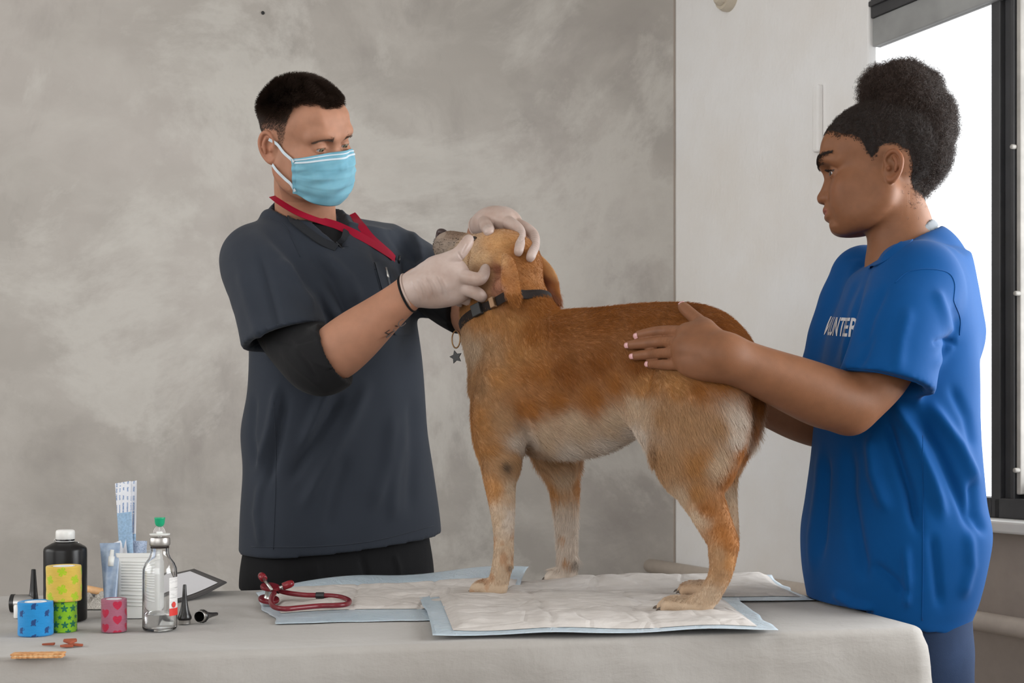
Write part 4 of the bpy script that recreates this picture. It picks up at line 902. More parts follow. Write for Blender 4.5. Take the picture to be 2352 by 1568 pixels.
# nose, eye, claws
nz = Field(D(1012, 536) - .03, D(1012, 536) + .03, .0012); hd = unit(D(1010, 540) - D(1100, 575)); up_ = unit(np.cross(np.cross(hd, [0, 0, 1]), hd))
nz.ell(D(1016, 533), (.010, .0115, .0070), np.array([hd, DL, up_]), .004); nz.ell(D(1010, 543), (.007, .0095, .0105), np.array([hd, DL, up_]), .008)
for sgn in (-1, 1): nz.ell(D(1010, 539) + DL * sgn * .0060 + hd * .0065, (.004, .0030, .0024), np.array([hd, DL, up_]), .002, '-')
nv_, nq_ = nz.mesh(0, 1); mesh_obj('nose', nv_, nq_, plain('wet_dog_nose', srgb(62, 46, 44), .35, bump=.4, bscale=900), dog)
blk_eye = plain('dark_dog_eye', (.012, .008, .006), .08)
for px, py, lat in ((1091, 551, .0285), (1103, 547, -.028)):
    MB().lathe([(.0078 * math.sin(a), .0078 * math.cos(a)) for a in np.linspace(.001, math.pi - .001, 16)], 24, trans(D(px, py, lat))).build('eye', blk_eye, dog, True)
cl_m = plain('dark_claw', srgb(88, 76, 66), .35)
for a, b_ in claws: MB().tube([a, a * .5 + b_ * .5 + V(0, 0, .001), b_], [.0026, .002, .0006], 8).build('claw', cl_m, dog, True)
# collar: strap loop laid round the neck, buckle, ring, star tag
cA, cB = D(1078, 768), D(1222, 690); cc = (cA + cB) / 2; ca = unit(cB - cA); naxis = unit(np.cross(ca, DL)); 
if naxis[2] < 0: naxis = -naxis
loop = []
for a in np.linspace(0, 2 * math.pi, 72, endpoint=False):
    d = ca * math.cos(a) + DL * math.sin(a); h = dbvh.ray_cast(Vector(cc + d * .22), Vector(-d)); loop.append((np.array(h[0]) if h[0] else cc + d * .06))
loop = np.array(loop)
for _ in range(6): loop = (np.roll(loop, 1, 0) + loop * 2 + np.roll(loop, -1, 0)) / 4
out = unit_rows(loop - cc); wd = .0085; rows = []
for hgt, off in ((-wd, .001), (-wd, .0045), (-wd * .8, .0055), (wd * .8, .0055), (wd, .0045), (wd, .001)): rows.append(loop + out * off + naxis * hgt)
mb = MB(); mb.grid(np.array(rows).transpose(1, 0, 2), True); cstrap = fabric('dark_brown_webbing', srgb(36, 29, 26), .7, 900, .5)
collar = mb.build('collar', cstrap, dog, True, auto=50); collar['label'] = 'dark webbing dog collar'
def at_loop(px):
    pr = project(loop + out * .008)[0]; near = (loop - cc) @ DL > 0; i = np.argmin(np.abs(pr - px) + 1e4 * ~near); return i
def box_on(i, along, hgt, th, name, mat):
    t = unit(loop[(i + 1) % 72] - loop[i - 1]); p = loop[i] + out[i] * .009; o = MB().box((-along, -hgt, -th), (along, hgt, th), frame(p, t, naxis, np.cross(t, naxis))).build(name, mat, collar, bevel=.0015); return o
box_on(at_loop(1094), .011, .0115, .005, 'buckle', plain('matt_black_buckle', (.008, .008, .008), .6)); box_on(at_loop(1128), .006, .0105, .004, 'strap_slider', plain('worn_brass', srgb(120, 92, 66), .45, .6))
i0 = int(np.argmin(project(loop)[0])); rp = loop[i0] + out[i0] * .012 - V(0, 0, .012)
rp2 = rp - V(0, 0, .010); MB().tube([rp2 + V(.0105 * math.cos(a) * .75, .0105 * math.cos(a) * -.5, .0165 * math.sin(a)) for a in np.linspace(0, 2 * math.pi, 40)], .0014, 10, caps=False).build('ring', plain('brass_ring', srgb(150, 118, 84), .35, 1.0), collar, True)
stp = []
for k in range(10): a = math.pi / 2 + k * math.pi / 5 + .25; r_ = .0135 if k % 2 == 0 else .0068; stp.append((r_ * math.cos(a), r_ * math.sin(a)))
tg = rp2 - V(0.000, 0.004, .034); o = MB().prism(stp, -.0015, .0015, frame(tg, unit([.8, -.3, 0]), (0, 0, 1), unit([-.3, -.8, 0]))).build('star_tag', M['black'], collar, bevel=.0006); o['label'] = 'black star shaped tag'
# ---------------------------------------------------------------- people: shared builders
SK_M, SK_W = H((166, 120, 96)), H((126, 84, 58))
M['skin_m'] = vcol('light_skin', .55, .12, .25, .25, 700, (60, .05)); M['skin_w'] = vcol('brown_skin', .52, .10, .25, .25, 700, (60, .05))
def basis(yaw, pitch, roll):
    "forward, left, up of a head: yaw turns from facing the camera (-Y) towards +X"
    f0 = V(math.sin(yaw), -math.cos(yaw), 0); l0 = V(math.cos(yaw), math.sin(yaw), 0); u0 = V(0, 0, 1)
    f = f0 * math.cos(pitch) - u0 * math.sin(pitch); u = u0 * math.cos(pitch) + f0 * math.sin(pitch)
    l = l0 * math.cos(roll) + u * math.sin(roll); u = u * math.cos(roll) - l0 * math.sin(roll); return np.array([f, l, u])
PROFILE = [(.104, .064), (.114, .047), (.1185, .026), (.1185, .008), (.114, -.010), (.1132, -.018), (.1204, -.034), (.1272, -.0455), (.1266, -.0543), (.121, -.0585), (.1125, -.0592), (.1138, -.066), (.1166, -.0707), (.1152, -.0757), (.1098, -.0772), (.1126, -.0808), (.1116, -.0877), (.1032, -.0922), (.1020, -.096), (.1030, -.1010), (.1008, -.1075), (.0925, -.1118), (.081, -.1124), (.0645, -.1095), (.045, -.102), (.02, -.08), (.0, .0), (.03, .07)]
def poly_sd(x, z, poly):
    p = np.asarray(poly, float); d = np.full(np.broadcast(x, z).shape, 1e9); ins = np.zeros(d.shape, bool)
    for i in range(len(p)):
        a, b = p[i], p[(i + 1) % len(p)]; e = b - a; wx, wz_ = x - a[0], z - a[1]; t = np.clip((wx * e[0] + wz_ * e[1]) / (e @ e), 0, 1)
        d = np.minimum(d, (wx - t * e[0]) ** 2 + (wz_ - t * e[1]) ** 2)
        c = (a[1] > z) != (b[1] > z); xi = a[0] + (z - a[1]) * e[0] / (e[1] if abs(e[1]) > 1e-9 else 1e-9); ins ^= c & (x < xi)
    d = np.sqrt(d); return np.where(ins, -d, d)
def dense(poly, n=3):
    c = catmull(poly, n); return c
def build_head(male, h=.0017, open_eye=.0046, lid_drop=.001, neck=None):
    F = Field((-.125, -.105, -.235), (.145, .105, .135), h); k = .02; w = 1.03 if male else 1.0
    F.ell((.012, 0, .030) if male else (.018, 0, .030), (.095, .074 * w, .081), None, k)
    F.ell((.052, 0, -.040), (.056, .055 * w, .068), None, .025)
    F.ell((.062, 0, .036) if male else (.062, 0, .040), (.049, .055, .042) if male else (.050, .056, .044), None, .03)
    for s in (-1, 1):
        F.chain([(.012, s * .054 * w, -.030), (.010, s * .053 * w, -.064), (.048, s * .041, -.092), (.085, s * .014, -.101)] if not male else [(.012, s * .054 * w, -.030), (.010, s * .055 * w, -.066), (.048, s * .043, -.096), (.085, s * .014, -.104)], [.012, .014, .013, .012], .02)
        F.ell((.074, s * .042, -.036), (.024, .020, .018), None, .022)
        F.ell((.070, s * .034, -.066), (.030, .020, .026), None, .025); F.ell((.042, s * .0405, -.052), (.036, .0215, .046), None, .03)
    pf = np.array(dense(PROFILE, 3)); poly = pf
    zs_ = [-.12, -.105, -.092, -.077, -.066, -.058, -.046, -.030, -.015, .0, .02, .05, .07]; ws = [.020, .022, .017, .021, .016, .0115, .0100, .0085, .009, .015, .030, .036, .03]
    def slab(x, y, z):
        d2 = poly_sd(x[:, :, 0], z[:, 0, :] if z.shape[1] == 1 else z, poly) if False else poly_sd(np.broadcast_to(x[:, 0, :], (x.shape[0], z.shape[2])), np.broadcast_to(z[0], (x.shape[0], z.shape[2])), poly)[:, None, :]
        wz_ = np.interp(z, zs_, ws); r = .009; a = d2 + r; b = np.abs(y) - wz_ + r * .6
        return np.sqrt(np.maximum(a, 0) ** 2 + np.maximum(b, 0) ** 2) - r + np.minimum(np.maximum(a, b), 0)
    F.func(slab, (.0, -.06, -.13), (.14, .06, .085), .017)
    for s in (-1, 1):
        F.ell((.110, s * .0125, -.0505), (.0105, .0072, .0075), None, .006)                      # nostril wings
        F.ell((.1145, s * .0068, -.0578), (.0058, .0034, .0030), None, .0015, '-')
        F.chain([(.1125, s * .003, -.0722), (.108, s * .014, -.0745), (.098, s * .0235, -.0770)], [.0044, .0046, .002], .0035)      # upper lip
        F.chain([(.1085, s * .003, -.0845), (.104, s * .014, -.0835), (.097, s * .0215, -.0790)], [.0060, .0054, .002], .0035)       # lower lip
        F.chain([(.114, s * .002, -.0776), (.1065, s * .014, -.0786), (.0985, s * .0235, -.0783)], [.0017, .0017, .0011], .0022, None, '-')
        F.chain([(.110, s * .014, .010), (.1045, s * .030, .014), (.090, s * .046, .010)], [.006, .006, .004], .02)                   # brow
        F.ell((.1125, s * .031, -.0085), (.012, .017, .0100), None, .018, '-')                 # socket
        ec = V(.0925, s * .031, -.010)
        F.ell(ec, (.0138, .0148, .0132), None, .004)
        F.ell(ec + V(.0125, s * .001, -.0008 - lid_drop), (.0105, .0128, open_eye), None, .0012, '-')
        F.ell(ec + V(.004, -s * .0145, -.003), (.006, .0035, .003), None, .004)
        # ear
        e0 = V(-.004, s * .0735 * w, -.012); tilt = np.array([unit([1, s * -.28, .12]), unit([s * .28 * s, s * 1, 0]), [0, 0, 1.]]); tilt[1] = unit(np.cross([-.12, 0, 1], tilt[0])) ; tilt[2] = np.cross(tilt[0], tilt[1])
        es = 1.0 if male else .86; F.ell(e0, (.018 * es, .006, .030 * es), tilt, .005)
        E = lambda u, z, o: e0 + tilt[0] * u * es + V(0, s, 0) * o + V(0, 0, z * es)
        F.chain([E(.012, -.004, .001), E(.014, .012, .003), E(.006, .027, .004), E(-.008, .028, .005), E(-.017, .014, .006), E(-.016, -.004, .006), E(-.009, -.02, .004), E(.003, -.029, .002), E(.012, -.022, .001)], [.0025, .0034, .0036, .0036, .0036, .0034, .0036, .0052, .003], .003)
        F.chain([E(.009, .012, .008), E(.002, .006, .009), E(-.004, -.006, .009), E(.004, -.014, .008)], [.005, .0055, .0052, .004], .004, None, '-')
        F.chain([E(-.002, .018, .005), E(-.008, .006, .006), E(-.005, -.010, .006)], [.0026, .0028, .0026], .003)
        F.ell(E(.009, -.006, .006), (.003, .004, .004), None, .003)
    F.chain([(.004, 0, -.05)] + list(neck[0]), [.054 if male else .045] + list(neck[1]), .022, None, '+', 5)
    return F
def hairline_z(az, male):
    "height of the hairline round the head, az = 0 at the front, pi at the nape"
    a = np.degrees(np.abs(az))
    if male: return np.interp(a, [0, 12, 24, 40, 54, 62, 70, 78, 84, 92, 104, 120, 140, 180], [.058, .061, .068, .066, .060, .036, .008, -.012, -.022, .012, .016, -.012, -.05, -.058])
    return np.interp(a, [0, 20, 38, 52, 62, 70, 77, 84, 92, 104, 125, 140, 152, 180], [.068, .064, .050, .045, .040, .018, .002, .012, .024, .026, .015, -.02, -.05, -.056])
def eye_mesh(c, r, fwd, up, iris, parent):
    "eyeball with iris and pupil"
    n, m = 40, 28; z = fwd; x = unit(np.cross(up, z)); y = np.cross(z, x); v = []; col = []
    for j in range(m):
        th = math.pi * j / (m - 1)
        for i in range(n):
            ph = 2 * math.pi * i / n; v.append(c + r * (math.sin(th) * (math.cos(ph) * x + math.sin(ph) * y) + math.cos(th) * z * 1.02)); dg = math.degrees(th)
            col.append((.004, .003, .003) if dg < 12 else (iris if dg < 31 else ((.02, .015, .012) if dg < 34 else (.36, .34, .33))))
    f = np.array([(j * n + i, j * n + (i + 1) % n, (j + 1) * n + (i + 1) % n, (j + 1) * n + i) for j in range(m - 1) for i in range(n)])
    return mesh_obj('eye', np.array(v), f, M['eyeball'], parent, colors=np.array(col))
M['eyeball'] = vcol('eyeball', .12)
def soften(v, q, male):
    "evens out cheeks, brow, skull and neck, leaving eyes, nose, mouth and ears crisp"
    ay = np.abs(v[:, 1]); eye = np.exp(-(((v[:, 0] - .098) / .024) ** 2 + ((ay - .031) / .020) ** 2 + ((v[:, 2] + .009) / .016) ** 2))
    nose = np.exp(-(((v[:, 0] - .118) / .016) ** 2 + (ay / .022) ** 2 + ((v[:, 2] + .045) / .022) ** 2)); mouth = np.exp(-(((v[:, 0] - .108) / .018) ** 2 + (ay / .030) ** 2 + ((v[:, 2] + .078) / .017) ** 2))
    ear = np.exp(-(((v[:, 0] + .003) / .028) ** 2 + ((ay - .078) / .014) ** 2 + ((v[:, 2] + .012) / .036) ** 2)); w = 1 - np.clip((eye + nose + mouth + ear) * 2.2, 0, 1)
    for _ in range(14): v = v + w[:, None] * (relax(v, q, .6) - v)
    return v
def to_world(v, B, o): return v @ B + o
def brow_strands(F_v, F_q, B, o, pts, n, L, col, parent, r=.00022):
    "brow hairs between local points lying on the head surface"
    bv = BVHTree.FromPolygons([Vector(p) for p in F_v], [tuple(f) for f in F_q.tolist()]); c = catmull(pts, 12); out = []
    for _ in range(n):
        t = rng.random() * (len(c) - 1.01); i = int(t); p = c[i] + (c[i + 1] - c[i]) * (t - i); w_ = c[i][3] * (1 - .5 * t / len(c)); p3 = p[:3] + V(.006, 0, rng.normal(0, w_ * .62))
        h = bv.find_nearest(Vector(p3)); q = np.array(h[0]); nn = np.array(h[1]); q = q + nn * .0007; d = unit((c[i + 1] - c[i])[:3] + V(0, 0, .0012 * (1 - t / len(c)) + rng.normal(0, .0008))) 
        d = unit(d - nn * (d @ nn) + nn * .12); l = L * (.6 + .6 * rng.random()); out.append([q, q + d * l * .5 + nn * .0003, q + d * l + nn * .0002])
    p = np.array(out); return strands('eyebrow', to_world(p, B, o), r, r * .4, np.tile(col, (n, 1)) * (1 + rng.normal(0, .12, (n, 1))), M['hair'], parent)
M['hair'] = hairmat('dark_hair', .45, .35)
def project_text(txt, size, origin, xdir, ydir, bvh, mat, name, parent, shear=0.0, off=.0008, width=None, step=.004):
    "lettering laid on a surface: each vertex is dropped onto the surface along the view of the letters"
    cu = bpy.data.curves.new('lettering', 'FONT'); cu.body = txt; cu.size = size; cu.resolution_u = 3; cu.align_x = 'LEFT'; cu.shear = shear; cu.offset = .0006 if size > .02 else 0
    tmp = bpy.data.objects.new('lettering', cu); COL.objects.link(tmp); dg = bpy.context.evaluated_depsgraph_get(); me = bpy.data.meshes.new_from_object(tmp.evaluated_get(dg)); bpy.data.objects.remove(tmp)
    bm = bmesh.new(); bm.from_mesh(me); bmesh.ops.triangulate(bm, faces=bm.faces)
    for _ in range(5):
        long = [e for e in bm.edges if e.calc_length() > step]
        if not long: break
        bmesh.ops.subdivide_edges(bm, edges=long, cuts=1); bmesh.ops.triangulate(bm, faces=bm.faces)
    xs = [v.co.x for v in bm.verts]; sx = 1 if width is None else width / max(xs)
    nd = unit(np.cross(xdir, ydir))
    for v in bm.verts:
        p = origin + xdir * v.co.x * sx + ydir * v.co.y; h = bvh.ray_cast(Vector(p + nd * .25), Vector(-nd))
        p2 = np.array(h[0]) + np.array(h[1]) * off if h[0] is not None else p; v.co = Vector(p2)
    bm.to_mesh(me); bm.free(); me.materials.clear(); me.materials.append(mat); o = bpy.data.objects.new(name, me); COL.objects.link(o); attach(o, parent); return o
def ray_px(bvh, px, py, off=0.0):
    "point of a surface in the line of sight of a photo pixel"
    d = unit(P(px, py, 1.0) - V(0, 0, CAMZ)); h = bvh.ray_cast(Vector((0, 0, CAMZ)), Vector(d))
    return None if h[0] is None else np.array(h[0]) + np.array(h[1]) * off
def bvh_of(v, q): return BVHTree.FromPolygons([Vector(p) for p in v], [tuple(f) for f in q.tolist()])
def ribbon(pts, width, th, name, mat, parent, nrm=None, upv=None):
    "flat band along pts; nrm: outward normals"
    c = np.asarray(pts, float); tan = np.gradient(c, axis=0); rows = []
    for i in range(len(c)):
        n = unit(nrm[i]) if nrm is not None else V(0, -1, 0); s = unit(np.cross(tan[i], n)); hw = width / 2
        rows.append([c[i] + s * hw, c[i] + s * hw + n * th, c[i] - s * hw + n * th, c[i] - s * hw, c[i] + s * hw])
    mb = MB(); mb.grid(np.array(rows)); return mb.build(name, mat, parent, True, auto=40)
def hand(F, palm, fingers, k=.006):
    "palm: chains of (x, y, Y, r); fingers: chains of (x, y, Y, r) from knuckle to tip, radii in metres"
    for ch in palm: F.chain([P(a, b, c) for a, b, c, r in ch], [r for *_, r in ch], .014, None, '+', 4)
    for ch in fingers: F.chain([P(a, b, c) for a, b, c, r in ch], [r for *_, r in ch], k, None, '+', 5)
def join_islands(parts):
    vs, qs, cs, n = [], [], [], 0
    for v, q, c in parts: vs.append(v); qs.append(q + n); cs.append(c); n += len(v)
    return np.vstack(vs), np.vstack(qs), np.vstack(cs)
# ---------------------------------------------------------------- the man in grey scrubs
man = empty('person', V(-.38, 2.80, 0), 'man in dark grey scrubs, face mask and white gloves holding the dog by its head', 'person')
YM = math.radians(40); MF, ML = V(math.sin(YM), -math.cos(YM), 0), V(math.cos(YM), math.sin(YM), 0)       # torso front and his left
YB = 2.80
def sec(py, l, r, Y, yaw, ratio, grow=0.0):
    z = CAMZ - (py - HY) / FPX * Y; Hh = (r - l) / 2 / FPX * Y; a = Hh / math.sqrt(math.cos(yaw) ** 2 + (ratio * math.sin(yaw)) ** 2) + grow
    return (z, ((l + r) / 2 - CX) / FPX * Y, Y, a, a * ratio, yaw)
BM = basis(math.radians(50), math.radians(13), math.radians(17)); eyeL = V(.0925, -.031, -.010)
OM = P(731, 338, 2.572) - eyeL @ BM
# near arm and far arm joints
Sn, En, Wn = P(568, 590, 2.68), P(728, 845, 2.50), P(943, 669, 2.455)
Sf, Ef, Wf = P(905, 588, 2.93), P(1098, 728, 2.76), P(1112, 520, 2.66)
NB = P(704, 520, 2.77)
# --- scrub top
rowsM = [(1290, 572, 1005), (1190, 574, 1000), (1080, 580, 986), (990, 575, 973), (900, 588, 965), (800, 592, 957), (700, 590, 942), (620, 590, 926), (560, 606, 912), (525, 640, 890)]
def scrub_field(h, g=0.0, sleeves=True):
    F = Field((-.70, 2.40, .80), (.02, 3.16, 1.66), h)
    F.loft([sec(a, b, c, YB, YM, .64, g) for a, b, c in rowsM], .01, e=2.25)
    F.cap(NB + V(-.01, 0, -.02), Sn + V(.035, .03, .0), .064 + g, .070 + g, .05); F.cap(NB + V(.01, .02, -.02), Sf - V(.02, .01, 0), .060 + g, .064 + g, .05)
    F.cap(NB - V(0, 0, .10), NB + V(0, -.01, .012), .095 + g, .066 + g, .06)
    F.ell(P(760, 700, 2.72), (.15, .12, .13), None, .06)
    return F
F = scrub_field(.0046)
under = F.f.copy()
S = Field((-.70, 2.40, .80), (.02, 3.16, 1.66), .0046)
hn = Sn + (En - Sn) * .50; hf = Sf + (Ef - Sf) * .55
S.chain([Sn + V(.014, .014, -.004), Sn * .5 + hn * .5 + V(.008, 0, 0), P(655, 780, 2.562), P(672, 830, 2.535)], [.070, .076, .0785, .080], .02, None)
S.chain([Sf - V(.01, 0, 0), Sf * .5 + hf * .5, hf + (hf - Sf) * .2], [.062, .064, .070], .02)
# sleeve hems: cut square and hollowed
cutn = unit(V(.46, -.2, -1.5))
def sleeve_cut(F, c, n, rad, inner, depth, along):
    "removes the sleeve beyond a hem plane within rad of c, then hollows it behind the hem"
    lo, hi = c - rad * 1.3, c + rad * 1.3
    def fn(x, y, z):
        dx, dy, dz = x - c[0], y - c[1], z - c[2]; t = dx * n[0] + dy * n[1] + dz * n[2]; r = np.sqrt(np.maximum(dx * dx + dy * dy + dz * dz - t * t, 0)); return np.maximum(-t, r - rad)
    F.func(fn, lo, hi, 0, '-'); F.cap(c + along * .04, c - along * depth, inner, inner * .9, .004, None, '-')
cN = P(652, 775, 2.562); sleeve_cut(S, cN, cutn, .150, .0705, .03, unit(P(655, 780, 2.562) - Sn))
cF = hf + (Ef - Sf) * .02; sleeve_cut(S, cF, unit(Ef - Sf), .12, .056, .04, unit(Ef - Sf))
F.merge((slice(None),) * 3, S.f, .022, '+')
# slanted bottom hem, hollow inside
hp = P(575, 1270, 2.70); hq = P(1000, 1222, 2.88); mid = (hp + hq) / 2; hn_ = unit(np.cross(unit(hq - hp), unit(MF + V(0, 0, -.03)))); hn_ = hn_ if hn_[2] < 0 else -hn_
F.plane_cut(mid, hn_)
s1 = [list(sec(a, b, c, YB, YM, .64, -.014)) for a, b, c in rowsM[:2]]; s1[0][0] -= .05; s1[1][0] = mid[2] + .05; F.loft(s1, .0, '-', 2.25)
# neck opening and the V
F.cap(NB + V(-.004, 0, -.055), P(700, 440, 2.72), .061, .068, .012, None, '-')
vt = P(776, 572, 2.655); zt_, zn = vt[2], NB[2] + .03
def vwedge(x, y, z):
    u = (x - NB[0]) * ML[0] + (y - NB[1]) * ML[1]; vv = (x - NB[0]) * MF[0] + (y - NB[1]) * MF[1]
    q = F.sub((-.70, 2.40, .80), (.02, 3.16, 1.66)); wv = np.clip((z - zt_) / (zn - zt_), 0, 1.2) * .066
    return np.maximum(np.maximum(np.abs(u + .002) - wv, zt_ - z), .0 - vv)
lo_, hi_ = V(-.62, 2.50, zt_ - .01), V(-.25, 2.95, 1.62)
q_ = F.sub(lo_, hi_); sl = q_[0]; F.f[sl] = np.maximum(F.f[sl], -np.maximum(vwedge(*q_[1:]), -(under[sl] + .018)))
v, q = F.mesh(0, 2)
FM = [([(700, 560), (760, 640), (790, 720), (735, 770)], 13, -.006), ([(640, 590), (690, 650), (722, 720)], 10, .005), ([(600, 520), (680, 600), (715, 690)], 12, -.005), ([(590, 560), (625, 690), (650, 790)], 9, -.004), ([(545, 600), (580, 720), (605, 800)], 12, .004),
      ([(740, 580), (800, 640), (830, 700)], 14, .005), ([(720, 640), (790, 760), (800, 840)], 16, .006), ([(850, 560), (890, 640), (905, 700)], 10, -.004), ([(780, 850), (740, 920), (690, 1040)], 13, .007), ([(790, 900), (730, 1000), (660, 1110)], 14, -.007), ([(850, 870), (800, 980), (740, 1080), (690, 1180)], 15, .006), ([(640, 880), (620, 980), (590, 1090)], 10, .006), ([(660, 900), (640, 1010), (610, 1130)], 10, -.006), ([(905, 940), (890, 1060), (850, 1180)], 16, .005), ([(945, 900), (950, 1040), (940, 1190)], 14, -.004), ([(930, 960), (905, 1100), (900, 1200)], 14, .004), ([(800, 1040), (770, 1130), (750, 1230)], 14, -.004), ([(585, 900), (578, 1000), (590, 1080)], 8, -.004), ([(600, 1100), (590, 1180), (600, 1260)], 9, .004), ([(940, 520), (965, 570), (975, 640)], 9, .004), ([(915, 540), (945, 590), (955, 650)], 8, -.004), ([(880, 520), (935, 590), (975, 600)], 8, -.003)]
v = folds(v, q, FM); v = v + normals(v, q) * (.0022 * vnoise(v * [7, 7, 5], 1, 21) + .0011 * vnoise(v * [17, 17, 9], 1, 22))[:, None]
vx, vy = project(v); stitch = np.zeros(len(v))
M['scrub'] = fabric('charcoal_scrub_cloth', srgb(46, 51, 60), .75, 1800, .2, .25, .05, .12)
top = mesh_obj('scrub_top', v, q, M['scrub'], man); top['label'] = 'charcoal grey V neck scrub top'; sbv = bvh_of(v, q)
# raised stitch lines and seams: narrow tubes of the same cloth
def seam(bvh, pts, mat, parent, r=.0011, n=10, name='seam'):
    c = [ray_px(bvh, x, y, .0002) for x, y in catmull(pts, n)]; c = [p for p in c if p is not None]
    ok = [c[0]]
    for p in c[1:]:
        if np.linalg.norm(p - ok[-1]) < .06: ok.append(p)
    return MB().tube(ok, r, 6).build(name, mat, parent, True) if len(ok) > 2 else None
seam(sbv, [(578, 1255), (700, 1256), (850, 1243), (997, 1207)], M['scrub'], top); seam(sbv, [(570, 800), (640, 768), (732, 722)], M['scrub'], top)
seam(sbv, [(690, 590), (655, 520), (618, 500)], M['scrub'], top, .0009); seam(sbv, [(628, 925), (634, 1060), (628, 1262)], M['scrub'], top, .0009); seam(sbv, [(735, 560), (762, 567), (800, 566)], M['scrub'], top, .0009)
# ribbed neckband along the V
nb_m = fabric('ribbed_neckband', srgb(40, 42, 46), .85, 500, .8, .2)
for pts in ([(627, 466), (650, 487), (690, 520), (735, 553), (772, 570)], [(778, 566), (792, 552), (798, 532)]):
    cc_ = [ray_px(sbv, x, y, .0) for x, y in catmull(pts, 8)]; cc_ = [p for p in cc_ if p is not None and p[1] < 2.85]
    if len(cc_) > 3: ribbon(np.array(cc_), .020, .0035, 'neckband', nb_m, top, [unit(MF + V(-.1, 0, .35))] * len(cc_))
# chest pocket with zip, pen
pk = [(858, 604), (934, 596), (940, 700), (952, 768), (905, 770), (878, 690)]
def patch(name, rows, mat, bvh, parent, off):
    g = [[ray_px(bvh, x, y, off) for x, y in r] for r in rows]
    for r in g:
        for i in range(1, len(r)):
            if r[i] is None or r[i][1] > 2.95: r[i] = r[i - 1]
    if any(p is None for r in g for p in r): return None
    mb = MB(); mb.grid(np.array(g)); o = mb.build(name, mat, parent, True); return o
rr = []
for t in np.linspace(0, 1, 14):
    L_ = np.array([858 + 47 * t, 604 + 164 * t]); R_ = np.array([918 + 24 * t, 598 + 170 * t]); rr.append([tuple(L_ + (R_ - L_) * s) for s in np.linspace(.0, 1, 8)])
po = patch('chest_pocket', rr, M['scrub'], sbv, top, .0036)
seam(sbv, [(858, 604), (890, 602), (918, 598)], M['scrub'], top, .0016); seam(sbv, [(859, 618), (890, 615), (919, 612)], M['scrub'], top, .0012); seam(sbv, [(858, 604), (874, 660), (885, 720)], M['scrub'], top, .0014)
zp_ = [ray_px(sbv, x, y, .004) for x, y in ((884, 618), (889, 640), (893, 660))]
if all(p is not None for p in zp_): MB().tube([zp_[0], zp_[1]], .0026, 10).build('zip_pull', M['steel'], top, True); MB().tube([zp_[1], zp_[2]], .0028, 8).build('zip_tab', plain('grey_zip', srgb(84, 88, 94), .5), top, True)
pn = [ray_px(sbv, 912, 606, .004), ray_px(sbv, 909, 590, .010)]
if all(p is not None for p in pn): MB().tube(pn, .0028, 10).build('pen', M['black'], top, True)
# --- black undershirt seen in the V, sleeves to the elbows
FU = Field((-.62, 2.48, 1.36), (-.22, 3.0, 1.64), .006)
FU.cap(NB - V(0, 0, .10), NB + V(0, -.01, -.02), .088, .056, .02); FU.ell(P(770, 600, 2.74), (.10, .08, .09), None, .05)
q_ = FU.sub(FU.lo, FU.lo + FU.h * FU.n)
M['black_cloth'] = fabric('black_stretch_cloth', (.011, .011, .012), .8, 1500, .2, .15, .1, .3)
bkv, bkq = Field.mesh(type('T', (), {'f': under, 'lo': F.lo, 'h': F.h, 'n': F.n})(), -.0095, 1)
keep = (bkv[:, 2] > zt_ - .015) & (np.abs((bkv - NB) @ ML) < .12) & (bkv[:, 2] < NB[2] + .012 + .5 * np.clip(-((bkv - NB) @ MF), -.03, .06)); bkv, bkq, _ = keep_faces(bkv, bkq, keep)
mesh_obj('undershirt', bkv, bkq, M['black_cloth'], man)
def tube_sleeve(pts, rad, end, n_end, lines, name='undershirt_sleeve'):
    lo, hi = np.min(pts, 0) - .14, np.max(pts, 0) + .14; G = Field(lo, hi, .0032); G.chain(pts, rad, .02, None, '+', 5); G.plane_cut(end, n_end)
    G.cap(end + n_end * .02, end - n_end * .025, rad[-1] * .9, rad[-1] * .88, 0, None, '-')
    vv, qq = G.mesh(0, 2); vv = folds(vv, qq, [(a, b, c * .5) for a, b, c in lines]); return mesh_obj(name, vv, qq, M['black_cloth'], man)
fa = unit(Wn - En); e_end = P(768, 820, 2.475)
tube_sleeve([P(636, 735, 2.605), P(688, 790, 2.556), P(734, 834, 2.50), En + fa * .05, En + fa * .12], [.048, .0545, .054, .0525, .050], e_end, unit(fa + V(.25, 0, -.05)), [([(640, 800), (690, 850), (740, 890)], 7, .004), ([(660, 770), (720, 830), (770, 850)], 7, .004), ([(680, 800), (710, 840), (730, 880)], 6, -.004), ([(700, 750), (740, 780), (765, 800)], 6, .0035), ([(620, 780), (680, 790), (740, 770)], 6, -.003)])
ff = unit(Wf - Ef); tube_sleeve([Sf * .55 + Ef * .45, Sf * .3 + Ef * .7, Ef * .86 + Sf * .14, Ef + unit(Ef - Sf) * .03], [.058, .054, .048, .046], Ef * .84 + Sf * .16, unit(unit(Ef - Sf) + V(.2, 0, .2)), [([(985, 700), (1020, 730), (1060, 745)], 7, .003), ([(980, 730), (1010, 745), (1050, 748)], 6, -.003)])
